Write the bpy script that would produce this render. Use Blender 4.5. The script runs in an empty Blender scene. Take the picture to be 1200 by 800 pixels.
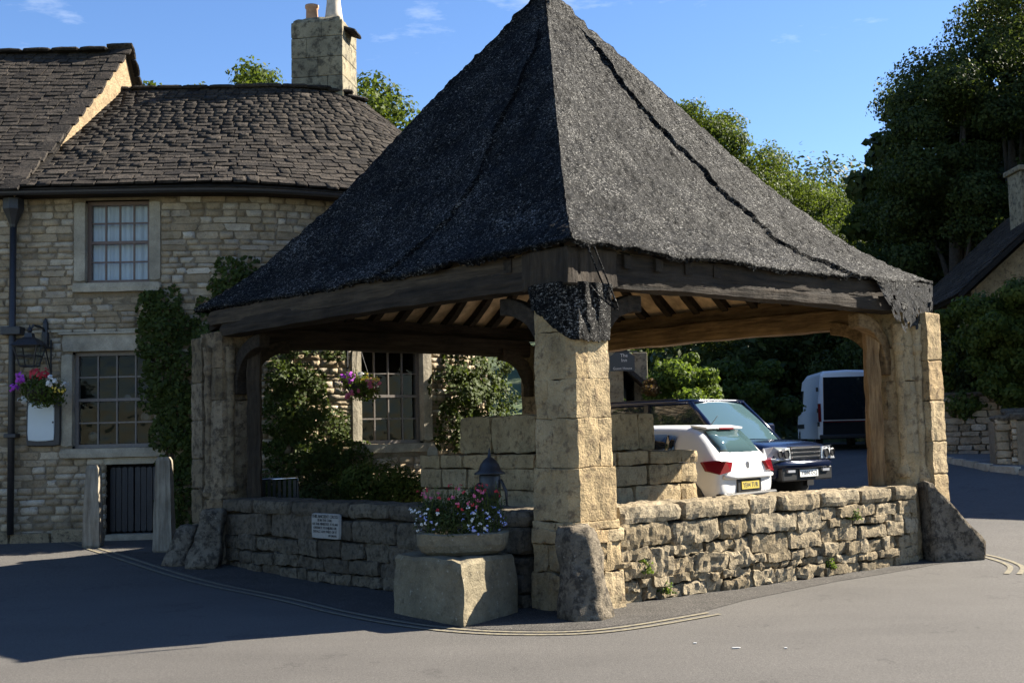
import bpy, bmesh, math, random
import numpy as np
from mathutils import Vector, Matrix, noise
S = bpy.context.scene
COL = S.collection
# ------------------------------------------------------------------ camera, light, exposure
PIT = math.atan(114.4 / 1400); ROLL = math.atan(.0243)
cd = bpy.data.cameras.new('camera'); cam = bpy.data.objects.new('camera', cd); COL.objects.link(cam)
cd.sensor_width = 36; cd.lens = 42; cd.clip_end = 2000; cd.clip_start = .05
fw = Vector((0, math.cos(PIT), math.sin(PIT))); r0 = Vector((1, 0, 0)); u0 = r0.cross(fw)
cr = r0 * math.cos(ROLL) - u0 * math.sin(ROLL); cu = r0 * math.sin(ROLL) + u0 * math.cos(ROLL)
cam.matrix_world = Matrix((( cr.x, cu.x, -fw.x, 0), (cr.y, cu.y, -fw.y, 0), (cr.z, cu.z, -fw.z, 1.6), (0, 0, 0, 1)))
S.camera = cam
SUN_AZ = math.atan2(.935, .355); SUN_EL = math.radians(36.5)
w = bpy.data.worlds.new('World'); S.world = w; w.use_nodes = True
nt = w.node_tree; nt.nodes.clear()
o_ = nt.nodes.new('ShaderNodeOutputWorld'); bg = nt.nodes.new('ShaderNodeBackground')
sk = nt.nodes.new('ShaderNodeTexSky'); sk.sky_type = 'NISHITA'; sk.sun_disc = False
sk.sun_elevation = SUN_EL; sk.sun_rotation = SUN_AZ; sk.air_density = 1.0; sk.dust_density = .1; sk.ozone_density = 3.5; sk.altitude = 50
bg.inputs[1].default_value = .055
# thin high cloud wisps
tc = nt.nodes.new('ShaderNodeTexCoord'); mp = nt.nodes.new('ShaderNodeMapping'); mp.inputs['Scale'].default_value = (3, 3, 11)
nz = nt.nodes.new('ShaderNodeTexNoise'); nz.inputs['Scale'].default_value = 1.7; nz.inputs['Detail'].default_value = 7; nz.inputs['Roughness'].default_value = .62
rm = nt.nodes.new('ShaderNodeValToRGB'); rm.color_ramp.elements[0].position = .60; rm.color_ramp.elements[1].position = .85
rm.color_ramp.elements[1].color = (.6, .6, .6, 1)
mx = nt.nodes.new('ShaderNodeMixRGB'); mx.inputs[2].default_value = (7.5, 7.8, 8.2, 1)
L = nt.links.new
L(tc.outputs['Generated'], mp.inputs[0]); L(mp.outputs[0], nz.inputs[0]); L(nz.outputs['Fac'], rm.inputs[0]); L(rm.outputs[0], mx.inputs[0])
hs_ = nt.nodes.new('ShaderNodeHueSaturation'); hs_.inputs['Saturation'].default_value = 1.13; hs_.inputs['Hue'].default_value = .508; hs_.inputs['Value'].default_value = .98; L(sk.outputs[0], hs_.inputs['Color']); L(hs_.outputs[0], mx.inputs[1]); L(mx.outputs[0], bg.inputs[0]); L(bg.outputs[0], o_.inputs[0])
sl = bpy.data.lights.new('sun', 'SUN'); sun = bpy.data.objects.new('sun', sl); COL.objects.link(sun)
sl.energy = 5.0; sl.angle = math.radians(.53); sl.color = (1, .92, .79)
sd = Vector((math.sin(SUN_AZ) * math.cos(SUN_EL), math.cos(SUN_AZ) * math.cos(SUN_EL), math.sin(SUN_EL)))
sun.rotation_euler = sd.to_track_quat('Z', 'Y').to_euler()
S.view_settings.view_transform = 'Standard'; S.view_settings.look = 'None'; S.view_settings.exposure = 1.97; S.view_settings.gamma = 1
S.render.engine = 'CYCLES'
S.cycles.max_bounces = 6; S.cycles.transparent_max_bounces = 12

# ------------------------------------------------------------------ materials
class N:
    def __init__(s, name):
        s.m = bpy.data.materials.new(name); s.m.use_nodes = True; s.t = s.m.node_tree
        s.b = s.t.nodes['Principled BSDF']; s.out = s.t.nodes['Material Output']
    def n(s, k, **kw):
        x = s.t.nodes.new(k)
        for a, b in kw.items(): setattr(x, a, b)
        return x
    def l(s, a, b): s.t.links.new(a, b)
    def pos(s, obj=False, scale=(1, 1, 1)):
        if obj: c = s.n('ShaderNodeTexCoord').outputs['Object']
        else: c = s.n('ShaderNodeNewGeometry').outputs['Position']
        m = s.n('ShaderNodeMapping'); m.inputs['Scale'].default_value = scale; s.l(c, m.inputs[0]); return m.outputs[0]
    def noise(s, p, scale, detail=5, rough=.6):
        x = s.n('ShaderNodeTexNoise'); x.inputs['Scale'].default_value = scale; x.inputs['Detail'].default_value = detail
        x.inputs['Roughness'].default_value = rough; s.l(p, x.inputs['Vector']); return x.outputs['Fac']
    def ramp(s, f, stops):
        r = s.n('ShaderNodeValToRGB'); e = r.color_ramp.elements
        while len(e) < len(stops): e.new(.5)
        for i, (p, c) in enumerate(stops):
            e[i].position = p; e[i].color = (c if len(c) == 4 else (*c, 1)) if not isinstance(c, (int, float)) else (c, c, c, 1)
        s.l(f, r.inputs[0]); return r.outputs[0]
    def mix(s, f, a, b, mode='MIX'):
        x = s.n('ShaderNodeMixRGB', blend_type=mode)
        for i, v in enumerate((f, a, b)):
            if hasattr(v, 'links'): s.l(v, x.inputs[i])
            elif i == 0: x.inputs[0].default_value = v
            else: x.inputs[i].default_value = (*v, 1) if len(v) == 3 else v
        return x.outputs[0]
    def math(s, op, a, b=0.):
        x = s.n('ShaderNodeMath', operation=op)
        for i, v in enumerate((a, b)):
            if hasattr(v, 'links'): s.l(v, x.inputs[i])
            else: x.inputs[i].default_value = v
        return x.outputs[0]
    def rnd(s):
        a = s.n('ShaderNodeObjectInfo').outputs['Random']; b = s.n('ShaderNodeNewGeometry').outputs['Random Per Island']
        return s.math('FRACT', s.math('ADD', a, b))
    def bump(s, hts, dist=.01, strength=1.):
        nrm = None
        for h, d in (hts if isinstance(hts, list) else [(hts, dist)]):
            x = s.n('ShaderNodeBump'); x.inputs['Distance'].default_value = d; x.inputs['Strength'].default_value = strength
            s.l(h, x.inputs['Height'])
            if nrm: s.l(nrm, x.inputs['Normal'])
            nrm = x.outputs[0]
        s.l(nrm, s.b.inputs['Normal'])
    def set(s, col=None, rough=None, metal=None, spec=None):
        for k, v in (('Base Color', col), ('Roughness', rough), ('Metallic', metal), ('Specular IOR Level', spec)):
            if v is None: continue
            if hasattr(v, 'links'): s.l(v, s.b.inputs[k])
            else: s.b.inputs[k].default_value = (*v, 1) if isinstance(v, tuple) else v
        return s.m

def sc(c, k): return tuple(x * k for x in c)
def stone_mat(name, cols, lichen=None, dark=None, scale=4., bump=.012, lich_amt=.62, dark_amt=.6, fine=60):
    m = N(name); p = m.pos(); r = m.rnd(); K = {'dressed_limestone': .80, 'gable_render': .8, 'chimney_stone': .62, 'rubble_stone': 1.05, 'rubble_mortar': 1.0, 'window_surround_stone': .9}.get(name, .66)
    cols = [sc(c, K) for c in cols]; lichen = lichen and sc(lichen, K); dark = dark and sc(dark, K)
    k = len(cols); base = m.ramp(r, [(i / (k - 1), c) for i, c in enumerate(cols)])
    n1 = m.noise(p, scale, 6, .65); n2 = m.noise(p, fine, 3, .7); n3 = m.noise(p, scale * 3.7, 5, .7)
    c = m.mix(.75, base, m.ramp(n1, [(.3, .45), (.7, 1.15)]), 'MULTIPLY')
    c = m.mix(.5, c, m.ramp(n2, [(.3, .6), (.7, 1.3)]), 'MULTIPLY')
    if dark: c = m.mix(m.ramp(n3, [(dark_amt - .07, 0.), (dark_amt + .07, .85)]), c, dark)
    if lichen: c = m.mix(m.ramp(m.noise(p, scale * 6, 4, .7), [(lich_amt, 0.), (lich_amt + .06, .8)]), c, lichen)
    m.bump([(n3, bump * 2), (n2, bump * .6)])
    return m.set(c, .92, spec=.15)

M = {}
M['rubble'] = stone_mat('rubble_stone', [(.38, .30, .20), (.28, .215, .135), (.46, .375, .26), (.33, .26, .165), (.56, .49, .38), (.31, .255, .185)], lichen=(.42, .38, .28), dark=(.09, .075, .055), lich_amt=.66, dark_amt=.66)
M['rubble_core'] = stone_mat('rubble_mortar', [(.27, .22, .15), (.25, .20, .135)], dark=(.11, .09, .07), dark_amt=.64)
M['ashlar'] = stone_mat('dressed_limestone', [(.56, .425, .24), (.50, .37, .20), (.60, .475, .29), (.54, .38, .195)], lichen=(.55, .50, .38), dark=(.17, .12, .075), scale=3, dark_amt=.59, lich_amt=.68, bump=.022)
M['ashlarshade'] = stone_mat('stained_shade_darkened_limestone', [(.36, .28, .18), (.30, .23, .14), (.42, .33, .22), (.34, .25, .15)], lichen=(.55, .50, .40), dark=(.09, .07, .05), scale=2.4, dark_amt=.54, lich_amt=.68, bump=.02)  # stained limestone with the shade of the left and back pillars in its colour
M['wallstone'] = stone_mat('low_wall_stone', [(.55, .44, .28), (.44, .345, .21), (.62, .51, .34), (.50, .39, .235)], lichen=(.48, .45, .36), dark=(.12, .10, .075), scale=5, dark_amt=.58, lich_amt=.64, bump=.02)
M['core'] = stone_mat('wall_core_earth', [(.07, .058, .042), (.06, .05, .036)], scale=6)
M['trim'] = stone_mat('window_surround_stone', [(.46, .41, .31), (.42, .37, .28), (.48, .43, .33)], dark=(.2, .17, .13), dark_amt=.68, bump=.005)
M['bollardstone'] = stone_mat('weathered_grey_stone', [(.36, .30, .22), (.30, .25, .18)], lichen=(.45, .40, .30), dark=(.06, .052, .042), scale=3.2, dark_amt=.53, bump=.03)
M['planterstone'] = stone_mat('planter_stone', [(.34, .285, .185), (.30, .255, .17)], lichen=(.46, .42, .32), dark=(.16, .135, .09), scale=3, dark_amt=.6, bump=.012)
M['chimney'] = stone_mat('chimney_stone', [(.48, .42, .29), (.38, .34, .24), (.50, .42, .27)], dark=(.08, .07, .055), scale=2.0, dark_amt=.55, bump=.008)
M['slate'] = stone_mat('stone_roof_tile', [(.055, .045, .037), (.085, .07, .055), (.035, .03, .026), (.12, .10, .08), (.05, .042, .035)], lichen=(.24, .21, .17), dark=(.018, .016, .014), scale=6, bump=.012, lich_amt=.63, dark_amt=.55)
M['wallshade'] = stone_mat('mossy_shade_darkened_wall_stone', [(.22, .18, .13), (.17, .14, .10), (.27, .225, .16), (.20, .165, .115)], lichen=(.33, .30, .23), dark=(.06, .052, .04), scale=4, dark_amt=.55, lich_amt=.7, bump=.018)  # mossy stone, base colours darkened further to stand in for shade on the walls
M['slate_bed'] = stone_mat('roof_bed', [(.04, .035, .03), (.05, .045, .04)])

def netting():
    m = N('black_netting_over_tiles'); p = m.pos()
    wv = m.noise(m.pos(scale=(1, 1, 2.0)), 27, 3, .8); f = m.noise(p, 62, 2, .8); big = m.noise(p, 1.6, 4, .6); mid = m.noise(p, 9, 4, .7)
    thr = m.math('ADD', m.math('MULTIPLY', wv, .6), m.math('MULTIPLY', f, .4))
    thr = m.math('ADD', thr, m.math('MULTIPLY', m.math('SUBTRACT', big, .5), .16))
    thr = m.math('ADD', thr, m.math('MULTIPLY', m.math('SUBTRACT', mid, .5), .12))
    c = m.ramp(thr, [(.47, (.001, .001, .001)), (.53, (.006, .006, .006)), (.575, (.11, .106, .098)), (.64, (.46, .445, .41))])
    m.bump([(mid, .08), (wv, .08), (f, .03)])
    return m.set(c, .65, spec=.12)
M['net'] = netting()
def seam():
    m = N('netting_hem'); f = m.noise(m.pos(), 60, 3, .8)
    m.bump(f, .03); return m.set(m.ramp(f, [(.4, .01), (.62, .06), (.7, .3)]), .8, spec=.1)
M['hem'] = seam()
def wood(name, c0, c1, axis=0, sc=3.):
    m = N(name); s = [14, 14, 14]; s[axis] = 1.1
    p = m.pos(obj=True, scale=tuple(s)); a = m.noise(p, sc * .5, 6, .7); b = m.noise(m.pos(obj=True), 2.2, 4, .6)
    c = m.ramp(a, [(.3, c0), (.68, c1)]); c = m.mix(.6, c, m.ramp(b, [(.3, .45), (.7, 1.2)]), 'MULTIPLY')
    m.bump([(a, .018), (b, .03)]); return m.set(c, .85, spec=.2)
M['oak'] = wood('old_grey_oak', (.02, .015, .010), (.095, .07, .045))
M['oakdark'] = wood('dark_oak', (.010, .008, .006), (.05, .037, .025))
M['oakgold'] = wood('bounce_lit_golden_oak', (.07, .042, .02), (.27, .175, .085))  # oak lightened to gold: bounce light on the back right beams is painted in
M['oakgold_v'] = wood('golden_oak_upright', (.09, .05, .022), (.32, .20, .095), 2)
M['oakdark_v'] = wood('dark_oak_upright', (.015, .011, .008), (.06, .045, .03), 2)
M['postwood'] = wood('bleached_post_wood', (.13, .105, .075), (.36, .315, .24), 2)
def simple(name, col, rough=.5, metal=0., spec=.5, nb=0., nscale=40, var=0.):
    m = N(name)
    if nb or var:
        f = m.noise(m.pos(), nscale, 4, .6)
        if nb: m.bump(f, nb)
        if var: return m.set(m.mix(1., col, m.ramp(f, [(.3, 1 - var), (.7, 1 + var)]), 'MULTIPLY'), rough, metal, spec)
    return m.set(col, rough, metal, spec)
M['plaster'] = simple('ceiling_plaster', (.5, .37, .23), .9, var=.4, nscale=5, nb=.01)
M['iron'] = simple('black_iron', (.02, .02, .022), .45, var=.3, nb=.003)
M['frame_brown'] = simple('brown_sash_paint', (.13, .085, .065), .5, var=.2)
M['frame_grey'] = simple('grey_sash_paint', (.15, .13, .115), .5, var=.2)
M['dark'] = simple('dark_interior', (.015, .013, .012), .9)
M['doorpaint'] = simple('black_door_paint', (.015, .016, .02), .5, var=.4, nb=.004)
M['whiteboard'] = simple('pale_notice_board', (.50, .56, .58), .35, var=.04, nscale=3)
M['curtain'] = simple('white_curtain', (.75, .78, .84), .9)
M['terracotta'] = simple('terracotta', (.38, .21, .12), .8, var=.25, nscale=9, nb=.004)
M['palepot'] = simple('pale_clay', (.42, .36, .29), .8, var=.3, nscale=9, nb=.004)
M['plaque'] = simple('grey_stone_tablet', (.27, .255, .225), .7, var=.12, nscale=30, nb=.002)
M['lettering'] = simple('dark_lettering', (.04, .04, .04), .7)
M['plastic'] = simple('black_plastic', (.012, .012, .013), .45)
M['rubber'] = simple('tyre_rubber', (.015, .015, .015), .85)
M['chrome'] = simple('bright_metal', (.7, .7, .72), .15, 1.)
M['alloy'] = simple('wheel_alloy', (.45, .45, .47), .3, .9)
M['whitepaint'] = simple('white_car_paint', (.60, .60, .59), .22, 0., .6)
M['navypaint'] = simple('navy_car_paint', (.006, .011, .034), .16, .35, .8)
M['silverpaint'] = simple('silver_van_paint', (.78, .78, .78), .25, .1, .6)
M['redlamp'] = simple('red_lamp', (.16, .008, .012), .12)
M['clearlamp'] = simple('clear_lamp', (.62, .64, .68), .08, .5)
M['yellowplate'] = simple('yellow_plate', (.42, .33, .07), .4)  # yellow dimmed to carry the shadow lying on the rear plate
M['whiteplate'] = simple('white_plate', (.78, .78, .74), .4)
M['signblack'] = simple('sign_board', (.035, .042, .045), .45)
M['lettersilver'] = simple('pale_lettering', (.55, .55, .52), .5)
M['soil'] = simple('soil', (.03, .022, .015), .95)
M['litter'] = simple('pale_litter', (.5, .5, .48), .7)
def carglass(name, c):
    m = N(name); return m.set(c, .04, 0, .8)
M['carglass'] = carglass('tinted_car_glass', (.012, .016, .018))
M['carglass_blue'] = carglass('windscreen_glass', (.05, .09, .10))
def pane():
    m = N('window_pane'); nt_ = m.t; gl = m.n('ShaderNodeBsdfGlossy'); gl.inputs['Roughness'].default_value = .02; 
    tr = m.n('ShaderNodeBsdfTransparent'); tr.inputs[0].default_value = (.8, .85, .85, 1); fr = m.n('ShaderNodeLayerWeight')
    bmp = m.n('ShaderNodeBump'); bmp.inputs['Distance'].default_value = .01; m.l(m.noise(m.pos(), 2.5, 2), bmp.inputs['Height']); m.l(bmp.outputs[0], gl.inputs['Normal'])
    mxs = m.n('ShaderNodeMixShader'); m.l(m.math('ADD', m.math('MULTIPLY', m.math('POWER', fr.outputs['Facing'], 4.), .8), .016), mxs.inputs[0]); m.l(tr.outputs[0], mxs.inputs[1]); m.l(gl.outputs[0], mxs.inputs[2]); m.l(mxs.outputs[0], m.out.inputs[0])
    return m.m
M['pane'] = pane()
def leafmat(name, c0, c1, trans=.35, rough=.5):
    c0 = sc(c0, .72); c1 = sc(c1, .72); m = N(name); r = m.n('ShaderNodeNewGeometry').outputs['Random Per Island']
    big = m.noise(m.pos(), .9, 3, .6)
    f = m.math('ADD', m.math('MULTIPLY', r, .55), m.math('MULTIPLY', big, .45))
    c = m.ramp(f, [(.2, c0), (.75, c1)])
    m.set(c, max(rough, .6), spec=.14)
    tr = m.n('ShaderNodeBsdfTranslucent'); m.l(m.mix(.5, c, (.75, .9, .25), 'MULTIPLY'), tr.inputs[0]); m.l(m.mix(1., c, (1.8, 1.8, .9), 'MULTIPLY'), tr.inputs[0])
    x = m.n('ShaderNodeMixShader'); x.inputs[0].default_value = trans
    m.l(m.b.outputs[0], x.inputs[1]); m.l(tr.outputs[0], x.inputs[2]); m.l(x.outputs[0], m.out.inputs[0]); return m.m
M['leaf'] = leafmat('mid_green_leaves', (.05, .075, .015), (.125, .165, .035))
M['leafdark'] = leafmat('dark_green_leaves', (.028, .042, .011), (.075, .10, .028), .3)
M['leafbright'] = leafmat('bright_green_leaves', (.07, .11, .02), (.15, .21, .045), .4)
M['ivy'] = leafmat('ivy_leaves', (.032, .048, .010), (.085, .115, .025), .25, .35)
M['leafred'] = leafmat('bronze_leaves', (.11, .055, .025), (.15, .10, .035), .3)
M['bark'] = simple('bark', (.05, .04, .03), .95, var=.4, nb=.03, nscale=12)
def petal(n, c):
    m = N(n); m.set(c, .6, spec=.2); return m.m
for n_, c_ in (('red', (.42, .03, .045)), ('white', (.55, .55, .52)), ('pink', (.5, .11, .2)), ('purple', (.34, .05, .42)), ('blue', (.30, .34, .62)), ('yellow', (.75, .55, .10))):
    M['petal_' + n_] = petal(n_ + '_petals', c_)
def asphalt():
    m = N('worn_asphalt'); p = m.pos(); a = m.noise(p, .5, 5, .6); g = m.noise(p, 80, 3, .85); s = m.noise(m.pos(scale=(.35, 1.4, 1)), 1.2, 5, .65); d = m.noise(p, 7, 5, .7)
    c = m.ramp(g, [(.35, (.055, .051, .046)), (.6, (.105, .098, .089)), (.72, (.18, .168, .15))])
    c = m.mix(.8, c, m.ramp(a, [(.3, .84), (.7, 1.12)]), 'MULTIPLY'); c = m.mix(.7, c, m.ramp(s, [(.35, .93), (.6, 1.03)]), 'MULTIPLY')
    cr2 = m.noise(p, 28, 3, .8); c = m.mix(.6, c, m.ramp(cr2, [(.35, .75), (.65, 1.2)]), 'MULTIPLY')
    c = m.mix(m.ramp(d, [(.64, 0.), (.72, .5)]), c, (.08, .075, .07)); c = m.mix(m.ramp(m.noise(p, 1.1, 8, .75), [(.60, 0.), (.625, .6), (.65, 0.)]), c, (.04, .037, .034))
    m.bump([(a, .02), (g, .006)]); return m.set(c, .88, spec=.25)
M['asphalt'] = asphalt()
def apron():
    m = N('rough_gravelly_asphalt'); p = m.pos(); g = m.noise(p, 70, 3, .85); a = m.noise(p, 3, 5, .6)
    c = m.ramp(g, [(.38, (.032, .029, .026)), (.56, (.08, .074, .066)), (.68, (.22, .20, .175))]); c = m.mix(.7, c, m.ramp(a, [(.3, .7), (.7, 1.15)]), 'MULTIPLY')
    m.bump([(a, .02), (g, .015)]); return m.set(c, .9, spec=.2)
M['apron'] = apron()
M['pavement'] = stone_mat('pavement_flags', [(.26, .245, .22), (.24, .225, .2)], scale=2, bump=.004)
M['grass'] = simple('rough_grass', (.05, .075, .025), .95, var=.5, nscale=3, nb=.05)
def linemat():
    m = N('worn_yellow_line'); p = m.pos(); g = m.noise(p, 24, 5, .75)
    c = m.mix(m.ramp(g, [(.42, 0.), (.6, .9)]), (.22, .19, .12), (.10, .094, .084)); return m.set(c, .85, spec=.2)
M['line'] = linemat()

# ------------------------------------------------------------------ helpers
def tag(o, label=None, cat=None, group=None, kind=None):
    if label: o['label'] = label
    if cat: o['category'] = cat
    if group: o['group'] = group
    if kind: o['kind'] = kind
    return o
def empty(name, loc, label, cat, group=None, rz=0.):
    o = bpy.data.objects.new(name, None); COL.objects.link(o); o.location = loc; o.rotation_euler = (0, 0, rz); o.empty_display_size = .3
    return tag(o, label, cat, group)
def link(name, me, mat=None, parent=None, world=True, kind=None):
    o = bpy.data.objects.new(name, me); COL.objects.link(o)
    if mat is not None and not me.materials: me.materials.append(M[mat] if isinstance(mat, str) else mat)
    if parent is not None:
        o.parent = parent
        if world:
            o.matrix_parent_inverse = pinv(parent)
    if kind: o['kind'] = kind
    return o
def wmat(o):
    m = Matrix.LocRotScale(o.location, o.rotation_euler, o.scale)
    if o.parent is not None: m = wmat(o.parent) @ o.matrix_parent_inverse @ m
    return m
def pinv(p): return wmat(p).inverted()
def mesh(name, v, f, smooth=False):
    me = bpy.data.meshes.new(name)
    if isinstance(v, np.ndarray) and isinstance(f, np.ndarray):
        nf, k = f.shape; me.vertices.add(len(v)); me.vertices.foreach_set('co', v.astype(np.float32).ravel())
        me.loops.add(nf * k); me.loops.foreach_set('vertex_index', f.astype(np.int32).ravel())
        me.polygons.add(nf); me.polygons.foreach_set('loop_start', np.arange(0, nf * k, k, dtype=np.int32))
        me.update(calc_edges=True)
    else: me.from_pydata([tuple(x) for x in v], [], f); me.update()
    if smooth: me.polygons.foreach_set('use_smooth', [True] * len(me.polygons))
    return me
def finish(me):
    bm = bmesh.new(); bm.from_mesh(me); bmesh.ops.recalc_face_normals(bm, faces=bm.faces); bm.to_mesh(me); bm.free(); return me
class MB:
    def __init__(s): s.v = []; s.f = []
    def add(s, v, f):
        n = len(s.v); s.v += [tuple(x) for x in v]; s.f += [tuple(i + n for i in q) for q in f]
    def box(s, x0, x1, y0, y1, z0, z1, mtx=None):
        v = [Vector((x, y, z)) for x in (x0, x1) for y in (y0, y1) for z in (z0, z1)]
        if mtx: v = [mtx @ p for p in v]
        s.add(v, [(0, 1, 3, 2), (4, 6, 7, 5), (0, 4, 5, 1), (2, 3, 7, 6), (0, 2, 6, 4), (1, 5, 7, 3)])
    def tube(s, pts, rad, n=8, cap=True):
        pts = [Vector(p) for p in pts]; rings = []
        rad = rad if isinstance(rad, (list, tuple)) else [rad] * len(pts)
        for i, p in enumerate(pts):
            t = (pts[min(i + 1, len(pts) - 1)] - pts[max(i - 1, 0)]).normalized()
            a = t.cross(Vector((0, 0, 1)));
            if a.length < .1: a = t.cross(Vector((0, 1, 0)))
            a.normalize(); b = t.cross(a)
            rings.append([p + (a * math.cos(2 * math.pi * k / n) + b * math.sin(2 * math.pi * k / n)) * rad[i] for k in range(n)])
        s.loft(rings, cap)
    def loft(s, rings, cap=True, close=True):
        n = len(rings[0]); v = [p for r in rings for p in r]; f = []
        for i in range(len(rings) - 1):
            for k in range(n if close else n - 1): f.append((i * n + k, i * n + (k + 1) % n, (i + 1) * n + (k + 1) % n, (i + 1) * n + k))
        if cap: f += [tuple(range(n))[::-1], tuple((len(rings) - 1) * n + k for k in range(n))]
        s.add(v, f)
    def lathe(s, prof, c=(0, 0, 0), n=16):
        s.loft([[Vector((c[0] + r * math.cos(2 * math.pi * k / n), c[1] + r * math.sin(2 * math.pi * k / n), c[2] + z)) for k in range(n)] for r, z in prof])
    def build(s, name, mat, parent=None, smooth=False, world=True, bevel=0, sub=0, kind=None):
        me = mesh(name, s.v, s.f); finish(me)
        if smooth: me.polygons.foreach_set('use_smooth', [True] * len(me.polygons))
        o = link(name, me, mat, parent, world, kind)
        if bevel: b = o.modifiers.new('b', 'BEVEL'); b.width = bevel; b.segments = 2; b.limit_method = 'ANGLE'
        if sub: b = o.modifiers.new('s', 'SUBSURF'); b.levels = sub; b.render_levels = sub
        return o
def vn(p, f, a, seed):
    q = Vector(p) * f + Vector((seed * 7.13, seed * 3.7, seed * 11.3)); return noise.noise_vector(q) * a
def rstone(w, d, h, seed=0, res=.07, amp=.02, expn=5., freq=6., maxn=12, amp2=0.):
    """irregular stone: rounded box centred at 0; returns mesh"""
    n = [max(2, min(maxn, int(round(x / res)))) for x in (w, d, h)]
    idx = {}; V = []; Fc = []
    def vid(i, j, k):
        t = (i, j, k)
        if t not in idx:
            p = [2 * i / n[0] - 1, 2 * j / n[1] - 1, 2 * k / n[2] - 1]
            m_ = max(abs(c) for c in p); s_ = (sum(abs(c) ** expn for c in p)) ** (1 / expn)
            q = Vector((p[0] * w / 2, p[1] * d / 2, p[2] * h / 2)) * (m_ / s_)
            q += vn(q, freq, amp, seed)
            if amp2: q += vn(q, freq * 4, amp2, seed + 5)
            idx[t] = len(V); V.append(q)
        return idx[t]
    a, b, c = n
    for i in range(a):
        for j in range(b):
            for k_, fl in ((0, 1), (c, 0)):
                q = [vid(i, j, k_), vid(i + 1, j, k_), vid(i + 1, j + 1, k_), vid(i, j + 1, k_)]; Fc.append(q[::-1] if fl else q)
    for i in range(a):
        for k in range(c):
            for j_, fl in ((0, 0), (b, 1)):
                q = [vid(i, j_, k), vid(i + 1, j_, k), vid(i + 1, j_, k + 1), vid(i, j_, k + 1)]; Fc.append(q[::-1] if fl else q)
    for j in range(b):
        for k in range(c):
            for i_, fl in ((0, 1), (a, 0)):
                q = [vid(i_, j, k), vid(i_, j + 1, k), vid(i_, j + 1, k + 1), vid(i_, j, k + 1)]; Fc.append(q[::-1] if fl else q)
    return mesh('stone', V, Fc)
def resample(poly, step):
    out = []
    for i in range(len(poly)):
        a = Vector(poly[i]); b = Vector(poly[(i + 1) % len(poly)]); n = max(1, int(round((b - a).length / step)))
        out += [a.lerp(b, k / n) for k in range(n)]
    return out
def prism(poly, z0, z1, seed=0, amp=.012, step=.06, top=1., c=None, rnd=.03, freq=6, amp2=0., lean=(0, 0)):
    """stone block over a plan polygon, noise displaced, edges softened"""
    P = resample(poly, step); nz_ = max(2, int(round((z1 - z0) / step))); c = Vector(c) if c is not None else sum(P, Vector((0, 0))) / len(P)
    rings = []
    zs = [z0] + [z0 + rnd + (z1 - z0 - 2 * rnd) * k / nz_ for k in range(nz_ + 1)] + [z1]
    for i, z in enumerate(zs):
        t = (z - z0) / (z1 - z0); sc = 1 + (top - 1) * t
        if i in (0, len(zs) - 1): rr = max((p - c).length for p in P); sc *= 1 - rnd * .8 / rr
        ring = []
        for p in P:
            q = Vector(((c + (p - c) * sc).x + lean[0] * t, (c + (p - c) * sc).y + lean[1] * t, z)); q += vn(q, freq, amp, seed)
            if amp2: q += vn(q, freq * 3.5, amp2, seed + 3)
            ring.append(q)
        rings.append(ring)
    b = MB(); b.loft(rings, cap=False)
    n = len(P)
    for base, z_, fl in ((0, z0, 1), ((len(zs) - 1) * n, z1, 0)):
        ctr = sum((Vector(b.v[base + k]) for k in range(n)), Vector()) / n
        mid = len(b.v); inner = [ctr.lerp(Vector(b.v[base + k]), .5) + vn(b.v[base + k], freq, amp, seed + 9) for k in range(n)]
        b.v += [tuple(x) for x in inner] + [tuple(ctr)]
        for k in range(n):
            k2 = (k + 1) % n; q = (base + k, base + k2, mid + k2, mid + k); t_ = (mid + k, mid + k2, mid + n)
            b.f += [q[::-1] if fl else q, t_[::-1] if fl else t_]
    return finish(mesh('stone', b.v, b.f))
def clip(poly, p, nrm, off=0.):
    p = Vector(p); nrm = Vector(nrm).normalized(); out = []
    for i in range(len(poly)):
        a = Vector(poly[i]); b = Vector(poly[(i + 1) % len(poly)]); da = (a - p).dot(nrm) - off; db = (b - p).dot(nrm) - off
        if da >= 0: out.append(a)
        if da * db < 0: out.append(a.lerp(b, da / (da - db)))
    return out
def merge(mats, variants, pick, name):
    V = []; Fq = []; n = 0; cache = {}
    for mtx, pk in zip(mats, pick):
        if pk not in cache:
            me = variants[pk]; v = np.empty(len(me.vertices) * 3, np.float32); me.vertices.foreach_get('co', v)
            cache[pk] = (v.reshape(-1, 3), np.array([list(p.vertices) for p in me.polygons], np.int32))
        v, f = cache[pk]; m = np.array(mtx); V.append(v @ m[:3, :3].T + m[:3, 3]); Fq.append(f + n); n += len(v)
    return mesh(name, np.concatenate(V), np.concatenate(Fq))
CAMP = Vector((0, 0, 1.6))
def place(items, parent, name, rest, mat, variants, limit=300, seed=0):
    """items: (matrix, apparent area). biggest `limit` become parts, the rest one mesh"""
    rng = random.Random(seed); items = sorted(items, key=lambda t: -t[1]); inv = pinv(parent)
    for v in variants:
        if not v.materials: v.materials.append(M[mat])
    for m, _ in items[:limit]:
        o = bpy.data.objects.new(name, rng.choice(variants)); COL.objects.link(o); o.parent = parent; o.matrix_parent_inverse = inv; o.matrix_basis = m
    rs = items[limit:]
    if rs:
        me = merge([m for m, _ in rs], variants, [rng.randrange(len(variants)) for _ in rs], rest)
        link(rest, me, mat, parent, kind='stuff')
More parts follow.
